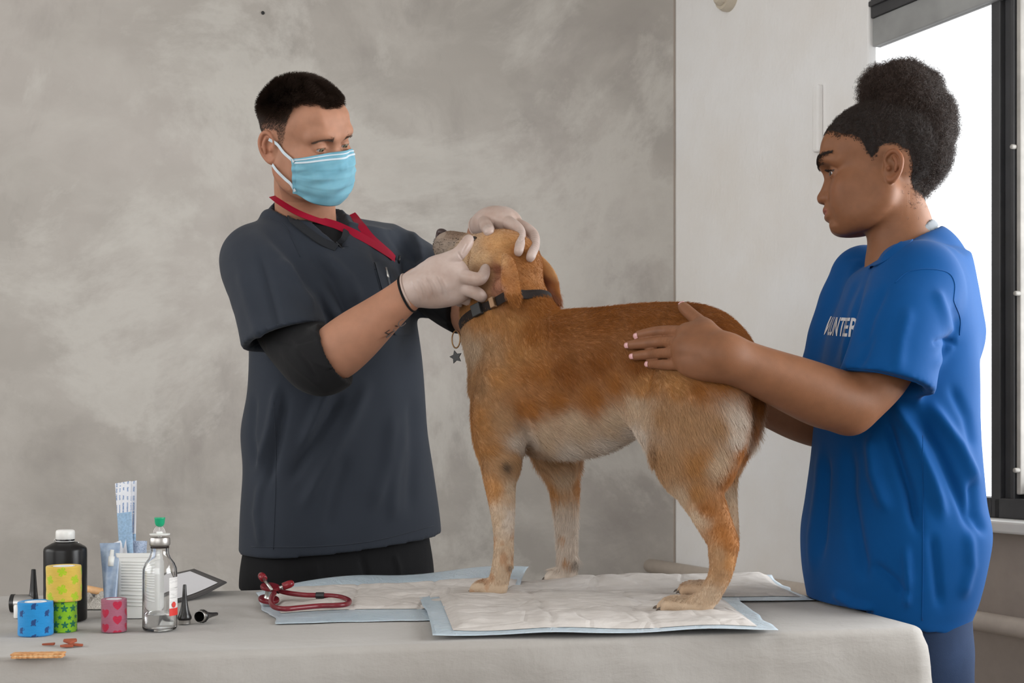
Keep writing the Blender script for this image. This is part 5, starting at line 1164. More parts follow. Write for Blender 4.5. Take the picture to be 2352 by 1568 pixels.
# --- trousers, two legs down to the floor
G = Field((-.68, 2.50, -.01), (-.08, 3.08, 1.0), .008)
G.loft([sec(a, b, c, YB, YM, .62) for a, b, c in ((1340, 574, 985), (1290, 578, 980), (1200, 590, 970), (1110, 600, 960))], .02, e=2.3)
hipc = P(780, 1340, YB)
for s in (-1, 1): G.chain([hipc + ML * s * .085 + V(0, 0, .02), hipc + ML * s * .10 - V(0, 0, .22), hipc + ML * s * .11 - V(0, 0, .45), V(*(hipc + ML * s * .115)[:2], .05), V(*(hipc + ML * s * .115)[:2], .0)], [.118, .098, .080, .072, .075], .03, None, '+', 4)
G.plane_cut((0, 0, .002), (0, 0, -1)); tv, tq = G.mesh(0, 2); tv = folds(tv, tq, [([(720, 1285), (730, 1330), (735, 1400)], 6, .004), ([(830, 1275), (838, 1310), (850, 1340)], 6, -.004), ([(905, 1270), (915, 1300), (918, 1330)], 5, .003)])
tro = mesh_obj('trousers', tv, tq, fabric('black_trousers', (.010, .010, .011), .85, 1500, .2, .1, .1, .2), man)
# --- head, neck, forearms, hands: the body
lM = lambda p: (p - OM) @ BM.T
Hm = build_head(True, .0016, .0028, .0040, ([lM(NB - V(0, 0, .03)), lM(NB - V(0, 0, .10))], [.058, .063])); hv, hq = Hm.mesh(0, 1); hv = soften(hv, hq, True)
az = np.arctan2(hv[:, 1], hv[:, 0] - .015); zl = hairline_z(az, True) + .004 * vnoise(hv * 90, 1, 3)
def skin_cols(v, base, male):
    c = np.tile(base, (len(v), 1)) * (1 + .05 * vnoise(v * 40, 1, 7) + .04 * vnoise(v * 150, 1, 8))[:, None]
    red = np.exp(-(((v[:, 0] - .085) / .03) ** 2 + ((np.abs(v[:, 1]) - .042) / .022) ** 2 + ((v[:, 2] + .04) / .022) ** 2)) * .35 + np.exp(-(((v[:, 0] - .122) / .012) ** 2 + (v[:, 1] / .014) ** 2 + ((v[:, 2] + .047) / .014) ** 2)) * .4 + smooth01((np.abs(v[:, 1]) - .074) / .006) * (np.abs(v[:, 0]) < .03) * .45
    c = c * (1 + red[:, None] * np.array([.10, -.10, -.12]))
    return c
hc = skin_cols(hv, SK_M, True)
scalp = smooth01((hv[:, 2] - zl) / .012); side = smooth01((np.degrees(np.abs(az)) - 45) / 25) * smooth01((.062 - hv[:, 2]) / .03); earm = (np.abs(hv[:, 1]) > .072) & (np.abs(hv[:, 0] + .004) < .026) & (np.abs(hv[:, 2] + .012) < .036)
fade = smooth01((.082 - hv[:, 2]) / .062) * smooth01((np.degrees(np.abs(az)) - 48) / 14); sc = scalp * (1 - .62 * fade) * ~earm; hc = hc * (1 - sc[:, None] * .93) + H((50, 38, 31)) * sc[:, None] * .93
stub = smooth01((-.052 - hv[:, 2]) / .02) * (hv[:, 2] > -.125) * (hv[:, 0] > -.01) * (np.abs(hv[:, 1]) < .07); hc *= 1 - .22 * stub[:, None] * np.array([.9, 1, 1])
brow = np.zeros(len(hv))
lash = np.zeros(len(hv))
for s in (-1, 1):
    ec = V(.0925, s * .031, -.010); d = hv - ec; rim = (np.abs(d[:, 2] + .0018) < .0012) * (np.abs(d[:, 1]) < .011) * (d[:, 0] > .006); lash = np.maximum(lash, rim * .6)
hc = hc * (1 - lash[:, None]) + H((52, 34, 28)) * lash[:, None]
hw = to_world(hv, BM, OM); parts = [(hw, hq, hc)]
# neck into the chest, hidden core of the body, forearms
K = Field((-.66, 2.44, 1.30), (-.16, 2.98, 1.72), .004); K.cap(NB - V(0, 0, .08), NB - V(0, 0, .16), .060, .075, .03); K.plane_cut(NB - V(0, 0, .13), (0, 0, -1))
kv, kq = K.mesh(0, 1); parts.append((kv, kq, np.tile(SK_M, (len(kv), 1)) * (1 + .05 * vnoise(kv * 40, 1, 7))[:, None]))
def forearm(pts, rad, h=.0026, flat=None):
    lo, hi = np.min(pts, 0) - .09, np.max(pts, 0) + .09; A = Field(lo, hi, h); A.chain(pts, rad, .012, flat, '+', 6); return A.mesh(0, 1)
fn = unit(Wn - En)
av, aq = forearm([En + fn * .014, En + fn * .05, En + fn * .10, En + fn * .16, Wn - fn * .01, Wn + fn * .03], [.038, .0465, .0440, .0350, .0275, .0265]); abv = bvh_of(av, aq); parts.append((av, aq, np.tile(SK_M, (len(av), 1)) * (1 + .06 * vnoise(av * 50, 1, 7))[:, None]))
fv, fq = forearm([Ef - unit(Ef - Sf) * .02, Ef, Ef + ff * .06, Ef + ff * .13, Wf], [.044, .045, .042, .034, .028]); parts.append((fv, fq, np.tile(SK_M, (len(fv), 1))))
# gloved hands
NH = Field(P(915, 715, 2.40) - V(.0, .06, .02), P(1135, 530, 2.56) + V(.01, .03, .02), .0016)
hand(NH, [[(940, 669, 2.455, .0285), (975, 655, 2.445, .0300), (1015, 640, 2.435, .0310), (1048, 640, 2.435, .026)], [(985, 632, 2.44, .022), (1025, 618, 2.425, .021), (1046, 628, 2.425, .019)], [(985, 676, 2.45, .022), (1025, 668, 2.445, .023), (1058, 662, 2.44, .020)]],
     [[(995, 612, 2.43, .018), (1024, 600, 2.415, .0150), (1054, 582, 2.408, .0116), (1070, 562, 2.412, .0106), (1077, 549, 2.42, .0085)],                 # thumb over the muzzle
      [(1046, 630, 2.425, .0150), (1075, 637, 2.408, .0120), (1100, 641, 2.405, .0108), (1111, 630, 2.418, .0098), (1115, 615, 2.436, .0078)],
      [(1052, 655, 2.432, .0146), (1080, 666, 2.420, .0118), (1100, 676, 2.420, .0104), (1107, 682, 2.432, .0094), (1108, 678, 2.450, .0078)],
      [(1046, 670, 2.455, .0140), (1072, 686, 2.462, .0112), (1090, 692, 2.474, .0100), (1098, 688, 2.492, .0084)],
      [(1036, 676, 2.475, .0125), (1056, 690, 2.487, .0104), (1070, 694, 2.50, .0090), (1080, 690, 2.512, .0075)]], .0035)
FH = Field(P(1085, 625, 2.70) - V(.01, .30, .06), P(1250, 465, 2.72) + V(.01, .02, .01), .0016)
def over(ch, k):
    "the last k joints rest on the head of the dog"
    out = [(a, b, Yv - .04, r) for a, b, Yv, r in ch]
    for i in range(len(ch) - k, len(ch)):
        h = ray_px(dbvh, ch[i][0], ch[i][1]); a, b, Yv, r = out[i]
        if h is not None: out[i] = (a, b, max(min(Yv, h[1] - r * .9 - .004), out[i - 1][2] - .05), r)
    return out
hand(FH, [[(a, b, Yv - .02 - .02 * (i > 0), r) for i, (a, b, Yv, r) in enumerate(c)] for c in ([(1105, 522, 2.655, .0225), (1122, 508, 2.64, .0215), (1145, 503, 2.62, .0190), (1164, 509, 2.60, .0160)], [(1126, 500, 2.65, .017), (1158, 500, 2.635, .0155), (1182, 512, 2.615, .0130)])],
     [over([(1114, 512, 2.615, .0140), (1118, 521, 2.585, .0122), (1122, 528, 2.565, .0112), (1123, 532, 2.555, .0096)], 1),
      over([(1166, 510, 2.590, .0128), (1185, 521, 2.565, .0106), (1195, 535, 2.550, .0098), (1195, 556, 2.530, .0090), (1192, 572, 2.527, .0082), (1190, 581, 2.53, .0062)], 4),
      over([(1184, 514, 2.610, .0126), (1209, 525, 2.588, .0106), (1226, 541, 2.572, .0098), (1228, 564, 2.562, .0090), (1221, 584, 2.560, .0082), (1217, 594, 2.562, .0064)], 4),
      over([(1188, 520, 2.635, .0110), (1206, 534, 2.622, .0092), (1212, 554, 2.612, .0082), (1208, 570, 2.612, .0064)], 0),
      over([(1180, 526, 2.652, .0100), (1196, 542, 2.650, .0082), (1200, 560, 2.645, .0070), (1196, 572, 2.64, .0056)], 0)], .0028)
for fld in (NH, FH):
    gv, gq = fld.mesh(-.0032, 1); parts.append((gv, gq, np.tile(SK_M, (len(gv), 1))))
# hidden core so the figure is whole under its clothes
K = Field((-.70, 2.50, .0), (.0, 3.1, 1.56), .012); K.loft([sec(a, b, c, YB, YM, .60, -.03) for a, b, c in rowsM], .02); K.cap(Sn, P(716, 822, 2.515), .045, .036, .02); K.cap(Sf, Ef, .048, .043, .03); K.cap(NB - V(0, 0, .15), NB - V(0, 0, .05), .07, .05, .03)
for s in (-1, 1): K.chain([hipc + ML * s * .085 + V(0, 0, .10), hipc + ML * s * .10 - V(0, 0, .22), V(*(hipc + ML * s * .115)[:2], .03)], [.09, .07, .05], .03)
cv, cq = K.mesh(0, 1); parts.append((cv, cq, np.tile(SK_M, (len(cv), 1))))
bv_, bq_, bc_ = join_islands(parts); mesh_obj('body', bv_, bq_, M['skin_m'], man, colors=bc_)
# gloves: thin latex with a rolled cuff and stretch wrinkles
gm = NT('white_latex_glove'); gm.set(Base_Color=gm.ramp(gm.noise(gm.coord(), 22, 4), [(.3, srgb(172, 148, 136)), (.7, srgb(192, 174, 166))]), Roughness=.42, Subsurface_Weight=.15, Subsurface_Radius=(1.0, .5, .4), Subsurface_Scale=.004, Specular_IOR_Level=.4)
gm.bump(gm.noise(gm.mapped((1, 1, 1)), 60, 4), .2, .003)
for fld, wr, ax_, rc, lines in ((NH, P(941, 668, 2.455), unit(P(1000, 645, 2.44) - P(941, 668, 2.455)), .0300, [([(945 + i * 11, 642 - i * 2), (958 + i * 11, 668 - i * 2), (964 + i * 11, 692 - i)], 2.2, .0009 * (-1) ** i) for i in range(7)] + [([(1075, 556), (1066, 572), (1060, 586)], 2, -.001), ([(1050, 575), (1058, 590), (1064, 598)], 2, -.001)]),
                         (FH, P(1108, 522, 2.632), unit(P(1122, 506, 2.60) - P(1108, 526, 2.635)), .0300, [([(1190, 548), (1196, 552), (1202, 551)], 2, -.0008)])):
    fld.plane_cut(wr, -ax_); gv, gq = fld.mesh(0, 1); gv = folds(gv, gq, lines); g = mesh_obj('glove', gv, gq, gm.m, man); g['label'] = 'white latex glove'
    a = unit(np.cross(ax_, (0, 1, .2))); b_ = np.cross(ax_, a); rim = []
    gb_ = bvh_of(gv, gq)
    for t in np.linspace(0, 2 * math.pi, 48, endpoint=False):
        d = a * math.cos(t) + b_ * math.sin(t); h = gb_.ray_cast(Vector(wr + ax_ * .002 + d * .09), Vector(-d)); rim.append(np.array(h[0]) - ax_ * .003 if h[0] is not None else wr + d * .029)
    rim = np.array(rim + rim[:1]); MB().tube(rim, .0022, 8, caps=False).build('rolled_cuff', gm.m, g, True)
# dark wrist band below the near cuff
wb = P(938, 672, 2.456); axw = unit(P(1000, 645, 2.44) - P(925, 678, 2.458)); a = unit(np.cross(axw, (0, 1, .2))); b_ = np.cross(axw, a); pts = []
for t in np.linspace(0, 2 * math.pi, 49):
    d = a * math.cos(t) + b_ * math.sin(t); h = abv.ray_cast(Vector(wb + d * .09), Vector(-d)); pts.append(np.array(h[0]) + d * .001 if h[0] is not None else wb + d * .029)
MB().tube(np.array(pts) - axw * .003, .0022, 8, caps=False).build('wrist_band', M['black_cloth'], man, True)
# tattoo letters on the forearm
tx = unit(P(935, 738, 2.44) - P(884, 776, 2.46)); nrm_ = V(0, -1, 0); ty = unit(np.cross(nrm_, tx)) * -1
if ty[2] < 0: ty = -ty
project_text('F I C', .017, P(886, 778, 2.44), tx, ty if np.cross(tx, ty)[1] < 0 else -ty, abv, plain('tattoo_ink', srgb(78, 62, 56), .6), 'tattoo', man, 0, .0004, .052)
# eyes, brows, hair
for s in (-1, 1): eye_mesh(to_world(V(.0925, s * .031, -.010), BM, OM), .0122, to_world(V(.9, .10, -.50), BM, 0), to_world(V(0, 0, 1.), BM, 0), H((104, 96, 78)), man)
for s in (-1, 1): brow_strands(hv, hq, BM, OM, [(.1148, s * .0145, .0025, .0048), (.111, s * .022, .0060, .0055), (.103, s * .036, .0080, .0045), (.092, s * .047, .004, .0022)], 950, .0055, H((84, 64, 52)), man)
def man_hair():
    n = 42000; w_ = scalp * ~earm * (1 - .80 * fade); p, nv, fi = sample_surface(hv, hq, n, w_ + 1e-9); a = np.arctan2(p[:, 1], p[:, 0] - .015); dz = p[:, 2] - hairline_z(a, True)
    ok = dz > .002; p, nv, a, dz = p[ok], nv[ok], a[ok], dz[ok]; n = len(p); deg = np.degrees(np.abs(a)); sd = smooth01((deg - 40) / 25) * smooth01((.075 - p[:, 2]) / .04)
    L = (.017 - .006 * smooth01((p[:, 0] - .02) / .07)) * smooth01(dz / .02 + .35) * (1 - sd) + (.0018 + .004 * smooth01((p[:, 2] - .0) / .06)) * sd; L *= .8 + .4 * rng.random(n)
    flow = np.stack([.75 + 0 * a, .25 * np.sin(a), -.1 + 0 * a], 1) * (1 - sd)[:, None] + np.stack([-.35 + 0 * a, 0 * a, -.8 + 0 * a], 1) * sd[:, None]
    flow += .35 * np.stack([vnoise(p * 60, 1, i) for i in (1, 2, 3)], 1); flow = flow - nv * (flow * nv).sum(1)[:, None]
    d = unit_rows(nv * (.75 - .25 * sd)[:, None] + flow * .8 + rng.normal(0, .12, (n, 3))); t = np.linspace(0, 1, 4)[None, :, None]
    pts = p[:, None] + L[:, None, None] * (t * d[:, None] + .35 * t * t * flow[:, None])
    strands('hair', to_world(pts, BM, OM), .00022, .0001, np.tile(H((56, 42, 34)), (n, 1)) * (1 + rng.normal(0, .18, (n, 1))), M['hair'], man)['kind'] = 'stuff'
man_hair()
# --- face mask with pleats and ear loops
nu, nv_ = 61, 45; g = np.zeros((nu, nv_, 3)); col = []
for i in range(nu):
    u = -1 + 2 * i / (nu - 1)
    for j in range(nv_):
        t = j / (nv_ - 1); a = u * math.radians(70); X = np.interp(t, [0, .15, .35, .6, .8, 1], [.117, .123, .124, .120, .112, .096]); Yw = np.interp(t, [0, .3, .7, 1], [.073, .077, .076, .068])
        ce = math.cos(a); x = .022 + (X - .022) * abs(ce) ** .80; y = Yw * math.sin(a); x = x if abs(u) < .12 else x
        z = np.interp(t, [0, 1], [-.020, -.130]) - .010 * abs(u) ** 2 * (1 - t) + .030 * abs(u) ** 2 * t
        nose = math.exp(-(u / .20) ** 2) * math.exp(-((t - .16) / .20) ** 2); x += .006 * nose
        cen = 1 - abs(u) ** 4; pl = 0
        for pc in (.30, .48, .66): pl += .0022 * max(0, 1 - abs((t - pc) / .09)) * (1 if t < pc else .3)
        fold = .002 * math.sin(9 * u + 14 * t) * cen + .0015 * math.sin(23 * t + 5 * u)
        r = unit(V(x - .02, y, 0)); g[i, j] = V(x, y, z) + r * (pl * cen + fold)
lbv = bvh_of(hv, hq)
for i in range(nu):
    for j in range(nv_):
        p = g[i, j]; a = V(.015, 0, p[2]); d = p - a; d[2] = 0; r = np.linalg.norm(d); d = d / r; h = lbv.ray_cast(Vector(a + d * .25), Vector(-d))
        if h[0] is not None: g[i, j] = a + d * max(r, np.linalg.norm(np.array(h[0]) - a) + .0024)
gw = to_world(g.reshape(-1, 3), BM, OM).reshape(nu, nv_, 3)
mk_m = NT('blue_mask_fabric'); mk_m.set(Base_Color=mk_m.ramp(mk_m.noise(mk_m.coord(), 30, 4), [(.3, srgb(100, 156, 176)), (.7, srgb(120, 174, 192))]), Roughness=.8, Sheen_Weight=.1, Subsurface_Weight=.1, Subsurface_Scale=.003)
mk_m.bump(mk_m.noise(mk_m.coord(), 900, 2), .2, .0005)
mb = MB(); mb.grid(gw); mask = mb.build('face_mask', mk_m.m, man, True, solid=.0012); mask['label'] = 'light blue pleated face mask'
wt = plain('white_mask_edge', srgb(196, 208, 216), .8)
hbvh = bvh_of(hw, hq)
def hpx(x, y, off): return ray_px(hbvh, x, y, off)
def mask_row(js, name, w_):
    c = gw[:, js]; n_ = unit_rows(c - (OM + (V(.01, 0, -.07) @ BM))); return ribbon(c + n_ * .0012, w_, .0008, name, wt, mask, n_)
mask_row(5, 'nose_band', .0035); mask_row(2, 'nose_band', .0022)
for s, i in ((-1, 0), (1, nu - 1)):
    cT, cB_ = gw[i, 1], gw[i, nv_ - 3]; e0 = OM + (V(.010, s * .080, .018) @ BM); e1 = OM + (V(-.012, s * .078, .012) @ BM); e2 = OM + (V(-.010, s * .078, -.046) @ BM); e3 = OM + (V(.006, s * .070, -.052) @ BM)
    nn = unit((V(.2, s * 1.0, 0)) @ BM)
    if s < 0:
        up_l = [hpx(620, 318, .004), hpx(634, 330, .004), hpx(655, 350, .004), hpx(674, 366, .005), gw[i, 4] + nn * .002]; lo_l = [hpx(628, 377, .003), hpx(640, 392, .005), hpx(658, 410, .005), hpx(672, 421, .006), gw[i, nv_ - 4] + nn * .002]
    else:
        up_l = [gw[i, 3], cT * .5 + e0 * .5 + nn * .004, e0 + nn * .003, e1]; lo_l = [cB_, cB_ * .5 + e3 * .5 + nn * .005, e3 + nn * .004, e2]
    for nm, pts in (('ear_loop', up_l), ('ear_loop', lo_l)):
        c = catmull([p for p in pts if p is not None], 8); ribbon(c, .0062, .001, nm, wt, mask, [nn] * len(c))
    c = gw[i, :]; n_ = unit_rows(c - (OM + (V(.01, 0, -.07) @ BM))); ribbon(c + n_ * .001 , .012, .0006, 'side_edge', mk_m.m, mask, n_)
# --- red lanyard
lan = fabric('crimson_ribbon', srgb(150, 16, 44), .6, 1400, .2, .1)
hbv = bvh_of(np.vstack([v, kv, hw, bkv]), np.vstack([q, kq + len(v), hq + len(v) + len(kv), bkq + len(v) + len(kv) + len(hw)]))
def lanyard(pts, nm='lanyard'):
    c = [ray_px(hbv, x, y, .004) for x, y in catmull(pts, 10)]; c = np.array([p for p in c if p is not None])
    for _ in range(8): c[1:-1] = (c[:-2] + 2 * c[1:-1] + c[2:]) / 4
    return ribbon(c, .0185, .0012, nm, lan, man, [unit(MF * .8 + V(-.25, -.35, .45))] * len(c))
o = lanyard([(632, 450), (652, 464), (690, 487), (740, 507), (800, 533), (850, 560), (890, 586), (903, 597)]); o['label'] = 'crimson lanyard ribbon'
o = lanyard([(772, 468), (795, 486), (820, 512), (845, 545), (870, 567), (890, 584), (903, 598)]); o['label'] = 'crimson lanyard ribbon'
# ---------------------------------------------------------------- the woman in the blue volunteer shirt
YW = 2.335
wom = empty('person', V((2065 - CX) / FPX * YW, YW, 0), 'woman in blue volunteer T-shirt with curly updo, holding the dog by its hips', 'person')
_c, _s = math.cos(math.radians(16)), math.sin(math.radians(16)); rot16 = lambda x, y: V(x * _c + y * _s, -x * _s + y * _c, 0)
WF, WL = rot16(-.87, -.49), rot16(.49, -.87); WYAW = math.atan2(WL[1], WL[0])
sW_ = YW / FPX; OW = P(2045, 385, YW); BW_ = np.array([rot16(-1, 0), rot16(0, -1), V(0, 0, 1)])
def secw(py, l, r, ratio=.72, grow=0.0, Y=YW):
    l, r = l + 6, r - 24
    Hh = (r - l) / 2 / FPX * Y * .97; a = Hh / math.sqrt(.49 ** 2 + (.87 * ratio) ** 2) + grow
    return (CAMZ - (py - HY) / FPX * Y, ((l + r) / 2 - CX) / FPX * Y, Y, a, a * ratio, WYAW)
rowsW = [(1470, 1868, 2226), (1410, 1856, 2240), (1370, 1848, 2254), (1300, 1838, 2270), (1220, 1836, 2282), (1150, 1846, 2271), (1060, 1858, 2263), (960, 1868, 2258), (860, 1880, 2257), (750, 1908, 2254), (670, 1938, 2238), (620, 1962, 2215)]
NW = P(2080, 560, YW)                                        # base of the neck
Snw, Enw, Wnw = P(2098, 640, 2.185), P(1958, 938, 2.125), P(1664, 820, 2.112)
Sfw, Efw, Wfw = P(1985, 640, 2.49), P(1888, 975, 2.47), P(1715, 915, 2.43)
def shirtw(h):
    F = Field((.40, 2.02, .74), (.99, 2.66, 1.52), h); F.loft([secw(*r) for r in rowsW], .012, e=2.3)
    F.cap(NW + V(.02, -.01, -.045), Snw + V(.015, .02, -.005), .062, .070, .06); F.cap(NW + V(0, .03, -.065), Sfw + V(0.01, 0, -.03), .054, .056, .05)
    F.cap(P(2140, 650, 2.37), P(2148, 760, 2.37), .072, .082, .07); F.cap(NW - V(-.005, 0, .09), NW + V(.02, 0, -.022), .080, .056, .05)
    F.ell(P(2015, 790, 2.30), (.055, .11, .09), None, .05)
    return F
F = shirtw(.0046)
S = Field((.40, 2.02, .74), (.99, 2.66, 1.52), .0046)
hn = P(2038, 872, 2.12); S.chain([Snw + V(.005, .012, -.01), Snw * .5 + hn * .5, hn, hn + (hn - Snw) * .22], [.064, .065, .0665, .068], .02, None, '+', 4)
hf = Sfw * .4 + Efw * .6; S.chain([Sfw, hf], [.065, .07], .02)
cW = P(2040, 882, 2.122); nW = unit(unit(cW - Snw) + V(-.02, 0, -.05)); nW = unit(np.cross(V(0, -1, .12), unit(P(2130, 904, 2.12) - P(1950, 857, 2.12)))); nW = nW if nW[2] < 0 else -nW
def sleeve_cut2(F, c, n, rad, inner, depth):
    lo, hi = c - rad * 1.4, c + rad * 1.4
    def fn(x, y, z):
        dx, dy, dz = x - c[0], y - c[1], z - c[2]; t = dx * n[0] + dy * n[1] + dz * n[2]; r = np.sqrt(np.maximum(dx * dx + dy * dy + dz * dz - t * t, 0)); return np.maximum(-t, r - rad)
    F.func(fn, lo, hi, 0, '-'); F.cap(c + n * .03, c - n * depth, inner, inner * .85, .004, None, '-')
sleeve_cut2(S, cW, nW, .15, .0600, .06); torso_v, torso_q = F.mesh(0, 1); F.merge((slice(None),) * 3, S.f, .03, '+')
# hem of the shirt: tilted and hollow, resting over the table edge at the front
h0, h1 = P(1855, 1408, 2.24), P(2226, 1464, 2.24); hN = unit(np.cross(unit(h1 - h0), V(0, 1, -.06))); hN = hN if hN[2] < 0 else -hN
F.plane_cut((h0 + h1) / 2, hN); s1 = [list(secw(*r, grow=-.009)) for r in rowsW[:3]]; s1[0][0] -= .06; F.loft(s1, 0, '-', 2.3)
# crew neck
_d = P(1998, 606, YW) - P(2146, 512, YW); nC = unit(V(_d[2], 0, -_d[0])); nC = nC if nC[2] > 0 else -nC
F.cap(NW + V(.012, 0, -.085), P(2072, 470, YW), .050, .060, .010, None, '-')
cA_, cB2 = P(2146, 512, YW), P(1998, 606, YW); F.func(lambda x, y, z: np.maximum(-((x - cA_[0]) * nC[0] + (z - cA_[2]) * nC[2]), np.sqrt((x - NW[0] + .008) ** 2 + (y - NW[1]) ** 2) - .102), (NW[0] - .12, NW[1] - .11, NW[2] - .08), (NW[0] + .11, NW[1] + .11, 1.53), .012, '-')
v, q = F.mesh(0, 2)
FW = [([(2000, 640), (1965, 720), (1945, 800), (1935, 860)], 11, .006), ([(1985, 620), (1945, 700), (1925, 780), (1905, 850)], 9, -.005), ([(2040, 650), (2000, 730), (1980, 800)], 10, -.004), ([(2150, 660), (2170, 720), (2185, 770)], 12, .004), ([(2190, 690), (2195, 760), (2150, 830)], 9, -.003), ([(2210, 740), (2180, 800), (2140, 850)], 9, .002), ([(2140, 790), (2170, 780), (2200, 790)], 6, -.004),
      ([(2050, 920), (2100, 1000), (2140, 1100), (2170, 1200)], 14, .009), ([(2030, 950), (2060, 1040), (2090, 1130), (2110, 1230)], 12, -.009), ([(2000, 990), (2010, 1090), (2040, 1180)], 14, .008), ([(2100, 940), (2160, 1040), (2210, 1150), (2240, 1230)], 13, -.008), ([(2130, 920), (2200, 1020), (2245, 1120)], 14, .008), ([(1950, 1010), (1950, 1130), (1970, 1250), (1990, 1340)], 16, -.008), ([(1885, 1010), (1880, 1110), (1865, 1230), (1865, 1330)], 10, .007), ([(1900, 1040), (1895, 1150), (1885, 1290)], 8, -.007), ([(1910, 1360), (1960, 1390), (2010, 1400)], 10, .005), ([(2080, 1250), (2085, 1330), (2080, 1400)], 10, .006), ([(2140, 1220), (2150, 1310), (2160, 1400)], 10, -.004), ([(2230, 1090), (2240, 1180), (2265, 1230)], 10, -.006), ([(2225, 1210), (2230, 1300), (2210, 1380)], 12, .004), ([(2000, 1290), (2050, 1330), (2090, 1370)], 12, -.005), ([(2180, 880), (2220, 960), (2240, 1040)], 12, -.004), ([(1960, 640), (1940, 700), (1920, 780)], 6, .003), ([(2090, 700), (2070, 780), (2060, 860)], 14, .003), ([(2010, 760), (1985, 820), (1965, 850)], 8, -.003)]
v = folds(v, q, FW); v = v + normals(v, q) * (.0020 * vnoise(v * [7, 7, 5], 1, 41) + .0010 * vnoise(v * [18, 18, 10], 1, 42))[:, None]
ontable = ((v - FRc) @ (-E1) > .012) & (v[:, 2] < TZ + .022); v[:, 2] = np.where(ontable & (v[:, 2] < TZ + .006), TZ + .006, v[:, 2])
M['tee'] = fabric('royal_blue_jersey', srgb(0, 68, 126), .8, 1600, .2, .15, .04, .08)
tee = mesh_obj('t_shirt', v, q, M['tee'], wom); tee['label'] = 'royal blue T-shirt with VOLUNTEER lettering'; tbv = bvh_of(v, q)
for pts in ([(2190, 690), (2192, 650), (2175, 625), (2130, 618), (2085, 625), (2055, 650)], [(2190, 690), (2205, 730), (2204, 770)], [(2119, 1000), (2120, 1120), (2120, 1300), (2118, 1425)], [(1947, 848), (2010, 853), (2100, 876), (2122, 886)], [(1862, 1393), (1950, 1398), (2040, 1402), (2120, 1428), (2222, 1437)]): seam(tbv, pts, M['tee'], tee, .0010)
for pts in ([(2002, 612), (2030, 596), (2070, 565), (2110, 540), (2150, 524)],):
    c = [ray_px(tbv, x, y, 0) for x, y in catmull(pts, 8)]; c = np.array([p for p in c if p is not None and p[1] < 2.40])
    if len(c) > 3: ribbon(c, .016, .0025, 'neck_rib', M['tee'], tee, [unit(V(-.35, -.6, .6))] * len(c))
w_ink = plain('white_print', srgb(196, 194, 196), .8)
def chest_print(txt, height, width, px_end, py0, slant):
    "lettering that runs round the chest at constant arc length, its last letter ending at photo column px_end"
    cu = bpy.data.curves.new('lettering', 'FONT'); cu.body = txt; cu.size = height / .70; cu.resolution_u = 3; cu.offset = .0008; tmp = bpy.data.objects.new('lettering', cu); COL.objects.link(tmp)
    me = bpy.data.meshes.new_from_object(tmp.evaluated_get(bpy.context.evaluated_depsgraph_get())); bpy.data.objects.remove(tmp); bm = bmesh.new(); bm.from_mesh(me); bmesh.ops.triangulate(bm, faces=bm.faces)
    for _ in range(5):
        lg = [e for e in bm.edges if e.calc_length() > .004]
        if not lg: break
        bmesh.ops.subdivide_edges(bm, edges=lg, cuts=1); bmesh.ops.triangulate(bm, faces=bm.faces)
    tb = bvh_of(torso_v, torso_q); z0 = P(1935, py0, 2.26)[2]; sc_z, cx, cy, a_, b_, yw = [np.interp(z0, *zip(*sorted((r[0], r[i]) for r in [secw(*q) for q in rowsW]))) for i in range(6)]; c0 = V(cx, cy, 0)
    def cast(ph, z):
        d = WF * math.cos(ph) + WL * math.sin(ph); o = V(cx, cy, z); h = tb.ray_cast(Vector(o + d * .5), Vector(-d)); return (np.array(h[0]) if h[0] is not None else o + d * .14), d
    phs = np.linspace(-1.6, 1.6, 241); line = np.array([cast(p, z0)[0] for p in phs]); arc = np.concatenate([[0], np.cumsum(np.linalg.norm(np.diff(line, axis=0), axis=1))]); pxs = project(line)[0]
    vis = (phs > -.3) & (pxs <= px_end); s_end = arc[np.where(vis)[0][-1]]; xm = max(v.co.x for v in bm.verts)
    for v in bm.verts:
        s_ = s_end - width + v.co.x / xm * width + slant * v.co.y; ph = np.interp(s_, arc, phs); p, d = cast(ph, z0 + v.co.y - .10 * (s_ - s_end)); h = tbv.ray_cast(Vector(p + d * .020), Vector(-d)); v.co = Vector(np.array(h[0]) + np.array(h[1]) * .0012 if h[0] is not None and h[3] < .05 else p)
    bm.to_mesh(me); bm.free(); me.materials.clear(); me.materials.append(w_ink); o = bpy.data.objects.new('print', me); COL.objects.link(o); attach(o, tee); return o
chest_print('VOLUNTEER', .032, .20, 1972, 776, .12)
col_m = fabric('grey_marl', srgb(132, 136, 140), .9, 900, .5)
Kc = Field((.60, 2.22, 1.36), (.83, 2.45, 1.56), .0026); Kc.cap(NW + V(-.006, 0, -.06), NW + V(.002, 0, .06), .0555, .0545, .004)
_a, _b = P(2129, 507, YW), P(2084, 541, YW); nK = unit(V((_b - _a)[2], 0, -(_b - _a)[0])); nK = nK if nK[2] > 0 else -nK; Kc.plane_cut(_a, nK); Kc.plane_cut(P(2140, 513, YW), (.12, 0, 1)); Kc.cap(NW + V(-.007, 0, -.08), NW + V(.002, 0, .10), .0500, .0490, 0, None, '-')
kv_, kq_ = Kc.mesh(0, 2); kp = (kv_[:, 0] > NW[0] + .006) & (kv_[:, 2] > NW[2] - .03); kv_, kq_, _ = keep_faces(kv_, kq_, kp); o = mesh_obj('undershirt_collar', kv_, kq_, col_m, wom); o['label'] = 'grey undershirt collar showing at the nape'
